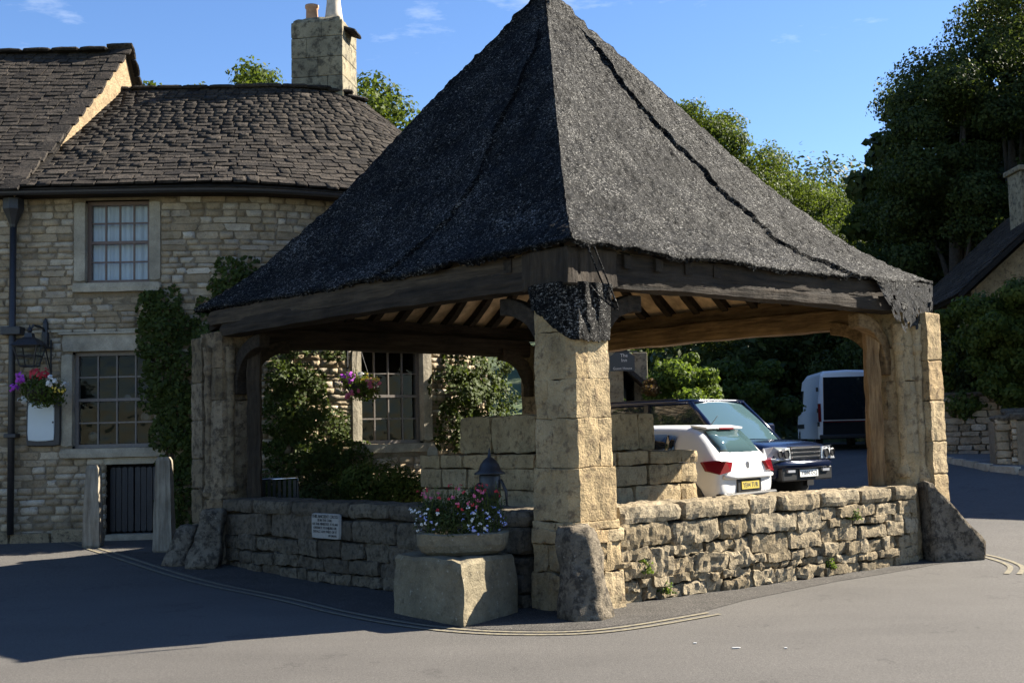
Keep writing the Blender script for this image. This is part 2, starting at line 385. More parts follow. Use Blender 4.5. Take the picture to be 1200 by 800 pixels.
def courses(u0, u1, z0, z1, hr, lr, excl, rng):
    z = z0; out = []
    while z < z1 - .03:
        h = min(rng.uniform(*hr), z1 - z); 
        if z1 - z - h < .05: h = z1 - z
        zm = z + h / 2; iv = [(u0, u1)]
        for a, b, c, d in excl:
            if c < z + h - .02 and d > z + .02:
                nv = []
                for p, q in iv:
                    if b <= p or a >= q: nv.append((p, q)); continue
                    if a > p: nv.append((p, a))
                    if b < q: nv.append((b, q))
                iv = nv
        for p, q in iv:
            u = p
            while u < q - .02:
                l = rng.uniform(*lr)
                if q - u - l < lr[0] * .6: l = q - u
                out.append((u, z, l, h)); u += l
        z += h
    return out
def frame(o, x, y, z=None):
    """matrix from origin and axes"""
    x = Vector(x).normalized(); y = Vector(y).normalized(); z = x.cross(y) if z is None else Vector(z)
    return Matrix(((x.x, y.x, z.x, o[0]), (x.y, y.y, z.y, o[1]), (x.z, y.z, z.z, o[2]), (0, 0, 0, 1)))
def sm(x): x = max(0., min(1., x)); return x * x * (3 - 2 * x)
def g(x, y):
    z = .28 * sm((y - 13.5) / 5.5) + .024 * max(0, y - 18) * sm((y - 18) / 3)
    z += .45 * sm((x - 6) / 3.5) * sm((y - 17) / 6) * (1 - .6 * sm((y - 26) / 12))
    if y > 46: z += .25 * (y - 46) * sm((y - 46) / 10) * (1 - .35 * sm((y - 90) / 60)) * sm((abs(x + 6) - 0) / 6 + .4)
    return z
def text(body, size, parent, mtx, mat, name='lettering', extrude=.002, align='CENTER'):
    cu = bpy.data.curves.new(name, 'FONT'); cu.body = body; cu.size = size; cu.extrude = extrude; cu.align_x = align; cu.align_y = 'CENTER'; cu.resolution_u = 2
    t = bpy.data.objects.new(name, cu); COL.objects.link(t); dg = bpy.context.evaluated_depsgraph_get(); me = bpy.data.meshes.new_from_object(t.evaluated_get(dg))
    bpy.data.objects.remove(t); me.materials.clear(); o = link(name, me, mat, parent); o.matrix_basis = mtx; return o

# ------------------------------------------------------------------ ground
def grid(name, x0, x1, y0, y1, st, mat, dz=0., kind='structure', mask=None):
    xs = np.arange(x0, x1 + st * .5, st); ys = np.arange(y0, y1 + st * .5, st); V = np.array([(x, y, g(x, y) + dz) for y in ys for x in xs]); nx = len(xs)
    f = np.array([(j * nx + i, j * nx + i + 1, (j + 1) * nx + i + 1, (j + 1) * nx + i) for j in range(len(ys) - 1) for i in range(nx - 1)])
    return link(name, mesh(name, V, f, True), mat, kind=kind)
grid('ground', -160, 160, -60, 260, 4, 'grass', -.45)
road = grid('road', -24, 22, -8, 47, .5, 'asphalt')
def ribbon(name, pts, wd, mat, dz, parent=None, kind='structure', lab=None):
    P = []
    for i in range(len(pts) - 1):     # catmull
        p0, p1, p2, p3 = [Vector(pts[max(0, min(len(pts) - 1, i + k))]) for k in (-1, 0, 1, 2)]
        for k in range(8):
            t = k / 8; P.append(.5 * ((2 * p1) + (p2 - p0) * t + (2 * p0 - 5 * p1 + 4 * p2 - p3) * t * t + (3 * p1 - p0 - 3 * p2 + p3) * t ** 3))
    P.append(Vector(pts[-1])); V = []; f = []
    for i, p in enumerate(P):
        t = (P[min(i + 1, len(P) - 1)] - P[max(i - 1, 0)]).normalized(); n_ = Vector((-t.y, t.x)); ww = wd * (1 + .12 * noise.noise(Vector((p.x * 3, p.y * 3, 0))))
        for s in (-1, 1): q = p + n_ * s * ww / 2; V.append((q.x, q.y, g(q.x, q.y) + dz))
    for i in range(len(P) - 1): f.append((2 * i, 2 * i + 1, 2 * i + 3, 2 * i + 2))
    return link(name, mesh(name, V, f), mat, parent, kind=kind), P
yl = [(-9.6, 20.3), (-8.08, 19.3), (-6.8, 18.0), (-5.7, 16.7), (-4.42, 15.1), (-2.6, 12.8), (-1.7, 11.5), (-.95, 10.6), (-.34, 10.14), (.22, 9.98), (.64, 10.02), (1.1, 10.3), (1.75, 10.86), (2.9, 11.75), (4.0, 12.4), (4.9, 12.9), (5.55, 13.6), (5.8, 14.4), (5.66, 15.0)]
yl = yl[:13]
def offs(pts, d):
    o = []
    for i, p in enumerate(pts):
        a = Vector(pts[max(0, i - 1)]); b = Vector(pts[min(len(pts) - 1, i + 1)]); t = (b - a).normalized(); o.append((p[0] - t.y * d, p[1] + t.x * d))
    return o
for d in (-.065, .065): ribbon('yellow_line', offs(yl, d), .048, 'line', .008)
yr = [(5.55, 15.2), (5.75, 14.6), (5.72, 13.9), (5.4, 13.2)]
for d in (-.065, .065): ribbon('yellow_line', offs(yr, d), .06, 'line', .008)
# gravelly apron between the lines and the market cross
ap = [Vector(p) for p in offs(yl[3:], .15)] + [Vector((2.2, 11.7)), Vector((3.4, 12.95)), Vector((4.9, 14.2)), Vector((5.4, 14.5)), Vector((5.3, 15.6)), Vector((.5, 19.9)), Vector((-4.8, 16.4))]
c_ = Vector((.5, 15)); av = [(c_.x, c_.y, g(*c_) + .004)]; af = []; rp = resample(ap, .3); nr = 40
for k in range(1, nr + 1):
    for p in rp: q = c_.lerp(p, k / nr); av.append((q.x, q.y, g(q.x, q.y) + .004))
n = len(rp)
for i in range(n): af.append((0, 1 + i, 1 + (i + 1) % n))
for k in range(nr - 1):
    for i in range(n): a = 1 + k * n; af.append((a + i, a + n + i, a + n + (i + 1) % n, a + (i + 1) % n))
link('path', mesh('path', av, af), 'apron', kind='structure')
# white line across the far road, in front of the van
ribbon('road_marking', [(5.2, 21.9), (6.3, 21.9), (7.6, 22.2)], .09, simple('white_line_paint', (.4, .4, .39), .8), .008)
# house-side pavement strip and right-hand pavement with kerb
b = MB()
pts = [(-12, 17.05), (-8, 17.1), (-6.4, 17.15)]
def slab(name, front, depth_pts, hgt, mat):
    b = MB(); n = len(front); v = []
    for p in front: v.append((p[0], p[1], g(*p) - .05)); v.append((p[0], p[1], g(*p) + hgt))
    for p in depth_pts: v.append((p[0], p[1], g(*p) + hgt))
    f = [(2 * i, 2 * i + 2, 2 * i + 3, 2 * i + 1) for i in range(n - 1)] + [(2 * i + 1, 2 * i + 3, 2 * n + i + 1, 2 * n + i) for i in range(n - 1)]
    b.add(v, f); return b.build(name, mat, kind='structure')
fr = [(14, 18.2), (11, 19.3), (9.3, 20.9), (8.9, 22.5), (9.1, 25), (9.8, 30), (11.0, 36)]
slab('pavement', fr, [(p[0] + 5, p[1] + 1) for p in fr], .11, 'pavement')
for i in range(len(fr) - 1):
    a = Vector(fr[i]); c = Vector(fr[i + 1]); n_ = int((c - a).length / .9) + 1
    for k in range(n_):
        p, q = a.lerp(c, k / n_), a.lerp(c, (k + .97) / n_); m_ = (p + q) / 2; ang = math.atan2(q.y - p.y, q.x - p.x)
        o = link('kerb', rstone((q - p).length, .14, .26, i * 9 + k, .12, .006, 9), 'trim', kind='structure'); o.location = (m_.x, m_.y, g(*m_) - .01); o.rotation_euler = (0, 0, ang)

# ------------------------------------------------------------------ market cross
CX = Vector((.55, 15.5)); FQ = Vector((.57, 10.9)); LQ = Vector((-4.27, 16.)); RQ = Vector((5.33, 15.)); BQ = Vector((.49, 20.1))
PS = [0, .06, .12, .19, .28, .37, .48, .6, .7, .8, .9, 1.0]; PZ = [7.6, 7.36, 7.04, 6.72, 6.32, 5.9, 5.36, 4.8, 4.4, 4.0, 3.7, 3.45]
def prof(s): return float(np.interp(s, PS, PZ))
MC = empty('market_cross', (CX.x, CX.y, 0), 'old open sided stone and timber market cross with tall pyramid roof under black netting', 'market cross')
def roof_face(A, B, seam_fn, seed, liv=0.):
    ns, nt2 = (210, 230) if seam_fn else (60, 60); V = np.zeros(((ns + 1) * (nt2 + 1), 3)); k = 0
    nrm = Vector(((B - A).y, -(B - A).x)).normalized()
    if nrm.dot((A + B) / 2 - CX) < 0: nrm = -nrm
    for i in range(ns + 1):
        s = i / ns
        for j in range(nt2 + 1):
            t = j / nt2; q = CX + s * (A.lerp(B, t) - CX); z = prof(s) - .10 * math.sin(math.pi * s) ** .7 * ((t if B is RQ else 0) + (1 - t if A is RQ else 0)) ** 1.3 - .06 * math.sin(math.pi * min(1, s * 1.05)) * (1 - abs(2 * t - 1)) ** .5
            edge = min(t, 1 - t) * 2; sag = -.10 * s * math.sin(math.pi * t) * 1.0
            lift = 0.
            if seam_fn:
                sj = seam_fn(s) + .012 * noise.noise(Vector((s * 22, seed, 0))) + .008 * noise.noise(Vector((s * 60, seed, 3))); x = (t - sj) * (B - A).length * max(s, .05)
                if x > 0 and s > .12: lift = (.036 + .012 * noise.noise(Vector((s * 14, 2, seed)))) * math.exp(-x * 1.6) * sm((s - .12) / .1) + .005
            p = Vector((q.x, q.y, z)); d = vn(p, 1.3, .045, seed).z * sm(edge * 6) + noise.noise(p * 6 + Vector((seed, 0, 0))) * .018 + noise.noise(p * 15) * .016 + (noise.noise(p * 31) * .010 if seam_fn else 0)
            wr = 0.
            if s < .3: wr = .02 * math.sin(z * 34 + 3 * noise.noise(p * 4)) * (1 - s / .3)
            off = d + lift + sag * .6 + wr
            p += Vector((nrm.x * .7, nrm.y * .7, .7)) * off
            V[k] = p; k += 1
    f = np.array([(i * (nt2 + 1) + j, (i + 1) * (nt2 + 1) + j, (i + 1) * (nt2 + 1) + j + 1, i * (nt2 + 1) + j + 1) for i in range(ns) for j in range(nt2)])
    # hem: ragged edge turned down at the eave
    base = ns * (nt2 + 1); hv = []
    for r, (dz, di) in enumerate(((.035, .0), (.08, -.04))):
        for j in range(nt2 + 1):
            p = Vector(V[base + j]); rag = .5 + .9 * abs(noise.noise(Vector((j * .35, seed, r)))) + .5 * noise.noise(Vector((j * .08, seed + 4, 0)))
            hv.append((p.x + nrm.x * di, p.y + nrm.y * di, p.z - dz * rag))
    hv = np.array(hv); n0 = len(V); row = [base, n0, n0 + nt2 + 1]
    hf = np.array([(row[r] + j, row[r + 1] + j, row[r + 1] + j + 1, row[r] + j + 1) for r in range(2) for j in range(nt2)])
    return finish(mesh('roof_cover', np.concatenate([V, hv]), np.concatenate([f, hf]), False))
seamR = lambda s: float(np.interp(s, [0, .21, .32, .41, .51, .59, .76, .87, 1.], [.72, .66, .61, .63, .66, .68, .68, .69, .72]))
seamL = lambda s: float(np.interp(s, [0, .23, .47, .64, .84, 1.], [.08, .14, .29, .31, .37, .42]))
for A, B, sf, sd_, lb in ((FQ, RQ, seamR, 1, 'sunlit speckled netting slope with a long open seam'), (FQ, LQ, seamL, 2, 'shaded black netting slope'), (LQ, BQ, None, 3, None), (RQ, BQ, None, 4, None)):
    o = link('roof_cover', roof_face(A, B, sf, sd_), 'net', MC)
    if lb: o['label'] = lb
    # inner lining of plaster between the rafters
    v = []; f = []
    for i in range(7):
        s = .02 + .93 * i / 6
        for t in (0, .25, .5, .75, 1): q = CX + s * (A.lerp(B, t) - CX); v.append((q.x, q.y, prof(s) - .17 - .17 * math.sin(math.pi * s)))
    for i in range(6):
        for j in range(4): f.append((i * 5 + j, i * 5 + j + 1, (i + 1) * 5 + j + 1, (i + 1) * 5 + j))
    link('ceiling_lining', mesh('ceiling_lining', v, f), 'plaster', MC)
    inw = Vector(((B - A).y, -(B - A).x)).normalized()
    if inw.dot(CX - (A + B) / 2) < 0: inw = -inw
    ln = (B - A).length
    for k in range(1, 14):
        t = k / 14; e0 = A.lerp(B, t); D = inw.dot(CX - e0); pts = []
        smax = 1 - (1 - abs(2 * t - 1)) ; send = abs(2 * t - 1) * .98 + .02; send = max(send, .1)
        for s in np.linspace(.96, send, 7): q = e0 + inw * D * (1 - s); pts.append((q.x, q.y, prof(s) - .235 - .17 * math.sin(math.pi * s)))
        if (Vector(pts[0]) - Vector(pts[-1])).length < .3: continue
        b = MB(); tdir = (B - A).normalized(); hw = .055
        b.loft([[Vector((p[0], p[1], p[2])) + Vector((tdir.x, tdir.y, 0)) * sx * hw + Vector((0, 0, sz)) for sx, sz in ((-1, -.06), (1, -.06), (1, .07), (-1, .07))] for p in pts])
        b.build('rafter', 'oakdark', MC)
for Q in (FQ, LQ, RQ, BQ):       # hip rafters
    b = MB(); d = (Q - CX).normalized(); tn = Vector((-d.y, d.x)); pts = [CX.lerp(Q, s) for s in np.linspace(.03, .95, 9)]
    b.loft([[Vector((p.x, p.y, prof(s) - .2 - .15 * math.sin(math.pi * s))) + Vector((tn.x, tn.y, 0)) * a * .09 + Vector((0, 0, c)) for a, c in ((-1, -.22), (1, -.22), (1, 0), (-1, 0))] for p, s in zip(pts, np.linspace(.03, .95, 9))])
    b.build('hip_rafter', 'oakdark', MC)
# finial
me = prism([(CX.x - .17, CX.y - .15), (CX.x + .17, CX.y - .17), (CX.x + .15, CX.y + .16), (CX.x - .16, CX.y + .15)], 7.42, 7.72, 3, .02, top=.8); link('finial', me, 'bollardstone', MC)
PF = Vector((.57, 11.5)); PL = Vector((-3.82, 15.95)); PR = Vector((4.86, 15.05)); PB = Vector((.5, 19.5))
def beam(a, b_, z, wd, h, name, mat, seed, sagz=0., amp=.03):
    a = Vector(a); b_ = Vector(b_); ln = (b_ - a).length; m = (a + b_) / 2; me = rstone(ln, wd, h, seed, .09, amp * .6, 14, 1.8, 70, .006)
    if sagz:
        for v in me.vertices: v.co.z += sagz * (1 - (2 * v.co.x / ln) ** 2)
    o = link(name, me, mat, MC); o.location = (m.x, m.y, z); o.rotation_euler = (0, 0, math.atan2(b_.y - a.y, b_.x - a.x)); return o
def outn(a, b_):
    n_ = Vector(((b_ - a).y, -(b_ - a).x)).normalized(); return n_ if n_.dot((a + b_) / 2 - CX) > 0 else -n_
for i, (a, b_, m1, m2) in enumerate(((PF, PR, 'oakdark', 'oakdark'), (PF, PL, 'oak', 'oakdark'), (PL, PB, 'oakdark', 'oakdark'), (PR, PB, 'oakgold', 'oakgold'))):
    n_ = outn(a, b_); d = (b_ - a).normalized()
    e0, e1 = a + n_ * .17 - d * .22, b_ + n_ * .17 + d * .22
    beam(e0, e1, 3.29, .20, .20, 'fascia_beam', m1, i * 3 + 1)
    beam(a + n_ * .12 + d * .1, b_ + n_ * .12 - d * .1, 3.13 if i < 2 else 3.04, .30, .20 if i < 2 else .27, 'wall_plate', m2, i * 3 + 2, .03)
    # curved braces at each end
    for P0, dd in ((a, d), (b_, -d)):
        b = MB(); rings = []
        for k in range(9):
            th = k / 8 * math.pi / 2; x = .28 + .62 * (1 - math.cos(th)); z = 2.28 + .66 * math.sin(th) ** .8 ; c = P0 + dd * x
            tx, tz = math.sin(th), math.cos(th); hh = .085
            rings.append([Vector((c.x + dd.x * sx * hh * tz + n_.x * sy * .08, c.y + dd.y * sx * hh * tz + n_.y * sy * .08, z - sx * hh * tx)) + vn((c.x, c.y, z), 5, .02, k) for sx, sy in ((-1, -1), (1, -1), (1, 1), (-1, 1))])
        b.loft(rings); b.build('brace', 'oakgold' if (i == 3 or (i == 0 and P0 is b_)) else 'oakdark', MC, bevel=.012)
# --- pillars
def pillar(C0, ang, label, courses_, poly, zb=0., extra=None, mat='ashlar'):
    P = empty('pillar', (C0.x, C0.y, zb), None, None); P['label'] = label; P.parent = MC; P.matrix_parent_inverse = pinv(MC)
    R2 = lambda p: (C0.x + p[0] * math.cos(ang) - p[1] * math.sin(ang), C0.y + p[0] * math.sin(ang) + p[1] * math.cos(ang))
    for i, (z0, z1, sc, splits, amp) in enumerate(courses_):
        pl = [R2((p[0] * sc, p[1] * sc)) for p in poly]; pieces = [pl]
        for (px, py, nx, ny) in splits:
            wp = R2((px, py)); wn = (nx * math.cos(ang) - ny * math.sin(ang), nx * math.sin(ang) + ny * math.cos(ang)); nw = []
            for q in pieces:
                a_ = clip(q, wp, wn, .0015); b2 = clip(q, wp, (-wn[0], -wn[1]), .0015)
                nw += [x for x in (a_, b2) if len(x) > 2]
            pieces = nw
        for k, q in enumerate(pieces):
            link('stone', prism(q, z0 + .0015, z1 - .0015, i * 7 + k + int(C0.x * 10), amp, .05, 1., None, .007, 5, amp * .5), mat, P)
    return P
# local frame: +x towards R along the wall, y away; corner facing the camera. ang ~ 40deg
A1 = math.atan2(RQ.y - FQ.y, RQ.x - FQ.x)
ch = .07; hs = .29
oct_ = [(-hs + ch, -hs), (hs - ch, -hs), (hs, -hs + ch), (hs, hs - ch), (hs - ch, hs), (-hs + ch, hs), (-hs, hs - ch), (-hs, -hs + ch)]
pf = pillar(PF, A1, 'front corner stone pillar, half sunlit, wrapped in netting at its top',
       [(0, .35, 1.2, [(0, 0, 1, 0)], .03), (.35, .62, 1.16, [(.05, 0, 1, 0), (0, .05, 0, 1)], .035), (.62, .74, 1.22, [(0, 0, 1, .2)], .02), (.74, .82, 1.15, [], .012), (.82, 1.32, 1.08, [(0, 0, 1, 1)], .016), (1.32, 1.78, 1.0, [(.06, 0, 1, 0), (0, -.02, 0, 1)], .014),
        (1.78, 2.15, .985, [(0, .03, .05, 1)], .014), (2.15, 2.6, .97, [(-.05, 0, 1, 0)], .014), (2.6, 3.2, .95, [(0, 0, 1, 0)], .014)], oct_)
def shafted(C0, ang, label, mir):
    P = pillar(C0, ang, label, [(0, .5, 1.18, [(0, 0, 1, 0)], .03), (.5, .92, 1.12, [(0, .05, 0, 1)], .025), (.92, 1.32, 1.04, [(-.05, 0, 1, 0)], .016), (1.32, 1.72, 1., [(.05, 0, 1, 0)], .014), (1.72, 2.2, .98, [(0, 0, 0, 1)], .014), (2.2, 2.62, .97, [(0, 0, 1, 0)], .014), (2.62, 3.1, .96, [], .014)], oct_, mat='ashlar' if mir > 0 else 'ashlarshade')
    return P
def shaft(P, x, y, z0=1.02):
    b = MB(); zs_ = [(.085, z0), (.095, z0 + .05), (.075, z0 + .1), (.052, z0 + .16)] + [(.05 + .007 * math.sin(z * 9), z) for z in np.arange(z0 + .25, 2.5, .1)] + [(.05, 2.52), (.072, 2.57), (.074, 2.63), (.06, 2.67), (.075, 2.9)]
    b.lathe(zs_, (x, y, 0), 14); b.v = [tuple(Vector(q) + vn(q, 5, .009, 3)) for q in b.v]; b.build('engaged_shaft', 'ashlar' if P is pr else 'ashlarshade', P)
pr = shafted(PR, A1, 'far right stone pillar of clustered ribs catching the sun', 1)
for dx, dy, hw in ((.15, -.12, .16),):      # buttress on the outer corner
    R2 = lambda p: (PR.x + p[0] * math.cos(A1) - p[1] * math.sin(A1), PR.y + p[0] * math.sin(A1) + p[1] * math.cos(A1))
    for k, (z0, z1) in enumerate(((0, .6), (.6, 1.05), (1.05, 1.45), (1.45, 1.95), (1.95, 2.45), (2.45, 3.05))):
        q = [R2((dx + a * hw, dy + c * hw * 1.9)) for a, c in ((-1, -1), (1, -1), (1, 1), (-1, 1))]
        link('stone', prism(q, z0, z1 - .008, k + 50, .014, .05, 1, None, .014, 7, .006), 'ashlar', pr)
sx_ = lambda C0, a, c: (C0.x + a * math.cos(A1) - c * math.sin(A1), C0.y + a * math.sin(A1) + c * math.cos(A1))
shaft(pr, *sx_(PR, -.29, -.19)); shaft(pr, *sx_(PR, -.05, -.29), .95)
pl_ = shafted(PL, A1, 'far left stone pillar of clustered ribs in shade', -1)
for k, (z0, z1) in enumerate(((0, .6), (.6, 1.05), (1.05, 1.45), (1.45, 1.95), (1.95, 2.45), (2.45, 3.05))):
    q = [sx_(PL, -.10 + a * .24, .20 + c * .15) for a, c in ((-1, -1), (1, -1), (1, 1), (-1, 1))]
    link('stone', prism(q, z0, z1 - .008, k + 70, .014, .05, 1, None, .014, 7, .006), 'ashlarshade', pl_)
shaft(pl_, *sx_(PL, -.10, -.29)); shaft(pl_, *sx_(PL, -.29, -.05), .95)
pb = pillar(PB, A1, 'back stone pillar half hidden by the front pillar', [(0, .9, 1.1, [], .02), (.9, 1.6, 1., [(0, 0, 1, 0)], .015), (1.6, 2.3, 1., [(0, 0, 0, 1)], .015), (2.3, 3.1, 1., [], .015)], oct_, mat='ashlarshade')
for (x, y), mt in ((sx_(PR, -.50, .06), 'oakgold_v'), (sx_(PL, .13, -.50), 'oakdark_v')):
    me = prism([(x - .08, y - .08), (x + .09, y - .07), (x + .08, y + .09), (x - .08, y + .08)], .9, 2.95, 5, .02, .08); o = link('timber_post', me, mt, MC)
# --- netting wrapped round the front pillar head and hanging at the right corner
def pil_pt(a, r): return sx_(PF, r * math.cos(a), r * math.sin(a))
rows = 16; cols = 72; v = []; f = []
for i in range(rows + 1):
    for j in range(cols + 1):
        a = -math.pi * 1.3 + j / cols * math.pi * 1.4     # local angle: -90deg = outer right-front face, 180 = left face
        low = float(np.interp(a, [-math.pi * 1.3, -math.pi * 1.22, -math.pi, -math.pi * .75, -math.pi * .5, -math.pi * .25, .3], [2.95, 2.86, 2.72, 2.52, 2.50, 2.53, 2.8]))
        low += .025 * noise.noise(Vector((a * 9, 0, 0)))
        tt = i / rows; z = 3.06 + (low - 3.06) * tt
        ca, sa = abs(math.cos(a)), abs(math.sin(a)); rsq = .29 / max(ca, sa, (ca + sa) / 1.62) + .03
        rr = rsq + (.03 * (1 - tt) ** 2) + .018 * math.sin(a * 13 + z * 9) * (1 - tt) + .012 * noise.noise(Vector((a * 6, z * 9, 1)))
        p = pil_pt(a, rr); v.append((p[0], p[1], z))
for i in range(rows):
    for j in range(cols): a = i * (cols + 1) + j; f.append((a, a + 1, a + cols + 2, a + cols + 1))
link('corner_timber', prism([pil_pt(math.pi * (.25 + .5 * k), .46) for k in range(4)], 3.03, 3.40, 6, .02, .06, 1, None, .02, 5, .01), 'oakdark_v', MC)
o = link('netting_wrap', mesh('netting_wrap', v, f), 'net', MC); o.modifiers.new('s', 'SOLIDIFY').thickness = .012
def dangle(pts, name='netting_strand', r=.008):
    b = MB(); b.tube(pts, r, 6); return b.build(name, 'net', MC)
def loop(p0, p1, sag, n=10):
    p0 = Vector(p0); p1 = Vector(p1); return [p0.lerp(p1, k / n) + Vector((0, 0, -sag * math.sin(math.pi * k / n))) for k in range(n + 1)]
dangle(loop((.72, 10.92, 3.36), (.97, 11.1, 2.78), .03)); dangle(loop((.78, 10.95, 3.36), (1.0, 11.1, 2.8), .0)); dangle(loop((.74, 11.0, 3.0), (1.0, 11.1, 2.78), .03))
def shred(pts, mat='net'):
    """ragged netting scrap from world polygon rows (top edge, bottom edge)"""
    top, bot = pts; n = 14; m_ = 8; v = []; f = []
    def ev(L_, t): x = t * (len(L_) - 1); i = min(int(x), len(L_) - 2); return Vector(L_[i]).lerp(Vector(L_[i + 1]), x - i)
    for i in range(m_ + 1):
        for j in range(n + 1):
            p = ev(top, j / n).lerp(ev(bot, j / n), i / m_); v.append(p + vn(p, 9, .03, 2) * (i / m_))
    rng = random.Random(4)
    for i in range(m_):
        for j in range(n):
            if rng.random() < .10 + .3 * i / m_: continue
            a = i * (n + 1) + j; f.append((a, a + 1, a + n + 2, a + n + 1))
    o = link('netting_scrap', mesh('netting_scrap', v, f), mat, MC); return o
E_ = lambda t, out=.0, z=3.42: (FQ.lerp(RQ, t).x, FQ.lerp(RQ, t).y, z)
shred(([E_(.78), E_(.86), E_(.93), E_(.99)], [E_(.80, z=3.38), E_(.86, z=3.12), E_(.88, z=3.0), E_(.93, z=3.2)]))
shred(([(5.28, 15.0, 3.44), (5.33, 15.02, 3.44), (5.34, 15.1, 3.43)], [(5.27, 15.02, 2.85), (5.31, 15.03, 2.72), (5.33, 15.08, 2.9)]))
shred(([E_(.9), E_(.97), E_(1.0)], [E_(.92, z=3.02), E_(.96, z=2.9), E_(1.0, z=3.0)]), 'hem')
dangle(loop(E_(.93, z=3.06), (5.08, 14.88, 2.9), .05)); dangle(loop(E_(.92, z=3.0), (5.05, 14.86, 2.86), .06))
# drape of black cloth filling the corner behind the scraps
shred(([E_(.80, z=3.36), E_(.9, z=3.36), E_(.98, z=3.36)], [E_(.86, z=2.95), E_(.9, z=2.75), E_(.96, z=2.9)]), 'hem')

# --- low walls
def wall_frame(a, b_):
    d = (b_ - a).normalized(); n_ = outn(a, b_); return d, n_
def low_wall(a, b_, label, layers, seed, mat='wallstone', th=.5, topz=.93):
    """a,b: outer face base points; layers: list of (z0,z1,[lengths...] or range)"""
    rng = random.Random(seed); d, n_ = wall_frame(a, b_); ln = (b_ - a).length; ang = math.atan2(d.y, d.x)
    W_ = empty('low_wall', ((a.x + b_.x) / 2, (a.y + b_.y) / 2, 0), label, 'stone wall')
    c0 = (a + b_) / 2 - n_ * (th / 2 + .03)
    o = link('core', rstone(ln - .02, th - .10, topz - .12, seed, .2, .015, 9), 'core', W_); o.location = (c0.x, c0.y, (topz - .12) / 2); o.rotation_euler = (0, 0, ang)
    for (u0, u1, rows_) in layers:
        z = 0.0
        for (h, lr, dep, amp, nm) in rows_:
            u = u0 + rng.uniform(-.05, .02)
            while u < u1 - .05:
                l = rng.uniform(*lr)
                if u1 - u - l < lr[0] * .7: l = u1 - u
                hh = h * (rng.uniform(.95, 1.0) if nm == 'coping_stone' else rng.uniform(.8, 1.12)); full = nm == 'coping_stone'; dd = th + .08 if full else dep * rng.uniform(.8, 1.15)
                me = rstone(l * .985, dd, hh * .985, rng.randrange(9999), .045 if not full else .06, amp * 1.3, 13, 4.5, 18, amp * .9)
                p = a + d * (u + l / 2) - n_ * ((dd / 2 - .03 if not full else dd / 2 - .04) + rng.uniform(-.03, .015))
                o = link(nm, me, mat, W_); gz_ = 0
                o.location = (p.x, p.y, z + h - hh * .5 if full else z + h * .5 + rng.uniform(-.008, .008)); o.rotation_euler = (rng.uniform(-.09, .09) * (0 if full else 1), rng.uniform(-.06, .06) * (.3 if full else 1), ang + rng.uniform(-.03, .03))
                u += l
            z += h
    return W_
aR, bR = Vector((.98, 11.60)), Vector((4.80, 14.50)); lnR = (bR - aR).length
big = (.40, .85); med = (.2, .42); sml = (.12, .28)
low_wall(aR, bR, 'sunlit low rubble wall with heavy coping stones right of the front pillar',
  [(0, 1.85, [(.13, (.16, .4), .22, .03, 'stone'), (.09, sml, .18, .03, 'stone'), (.18, (.28, .55), .27, .03, 'stone'), (.12, (.3, .6), .24, .03, 'stone'), (.235, (.55, 1.0), .33, .022, 'stone'), (.17, (.6, 1.0), 0, .02, 'coping_stone')]),
   (1.85, 3.0, [(.16, (.2, .45), .22, .03, 'stone'), (.07, sml, .18, .025, 'stone'), (.10, med, .2, .02, 'stone'), (.19, (.45, .7), .30, .02, 'stone'), (.235, (.5, .8), .32, .02, 'stone'), (.17, (.4, .6), 0, .02, 'coping_stone')]),
   (3.0, lnR, [(.12, med, .2, .02, 'stone'), (.09, med, .22, .02, 'stone'), (.15, sml, .2, .02, 'stone'), (.17, (.25, .6), .24, .02, 'stone'), (.09, sml, .2, .02, 'stone'), (.145, (.22, .45), .2, .02, 'stone'), (.16, (.5, .8), 0, .015, 'coping_stone')])], 11)
aL, bL = Vector((-3.75, 15.58)), Vector((.08, 11.50)); lnL = (bL - aL).length
low_wall(aL, bL, 'shaded low wall of large squared stones carrying the tablet left of the front pillar',
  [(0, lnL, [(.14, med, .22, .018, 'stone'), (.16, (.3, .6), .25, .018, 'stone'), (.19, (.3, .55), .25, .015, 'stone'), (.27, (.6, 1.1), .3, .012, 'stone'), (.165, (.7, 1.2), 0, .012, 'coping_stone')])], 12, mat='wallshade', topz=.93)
# rear walls (R-B side and L-B side), lower and mostly hidden
for A_, B_, lb in ((Vector((4.75, 15.6)), Vector((.95, 19.6)), 'low wall along the back right side of the market cross facing the cars'),):
    low_wall(A_, B_, lb, [(0, (B_ - A_).length, [(.3, big, .3, .02, 'stone'), (.3, big, .3, .02, 'stone')])], 13, topz=.6)
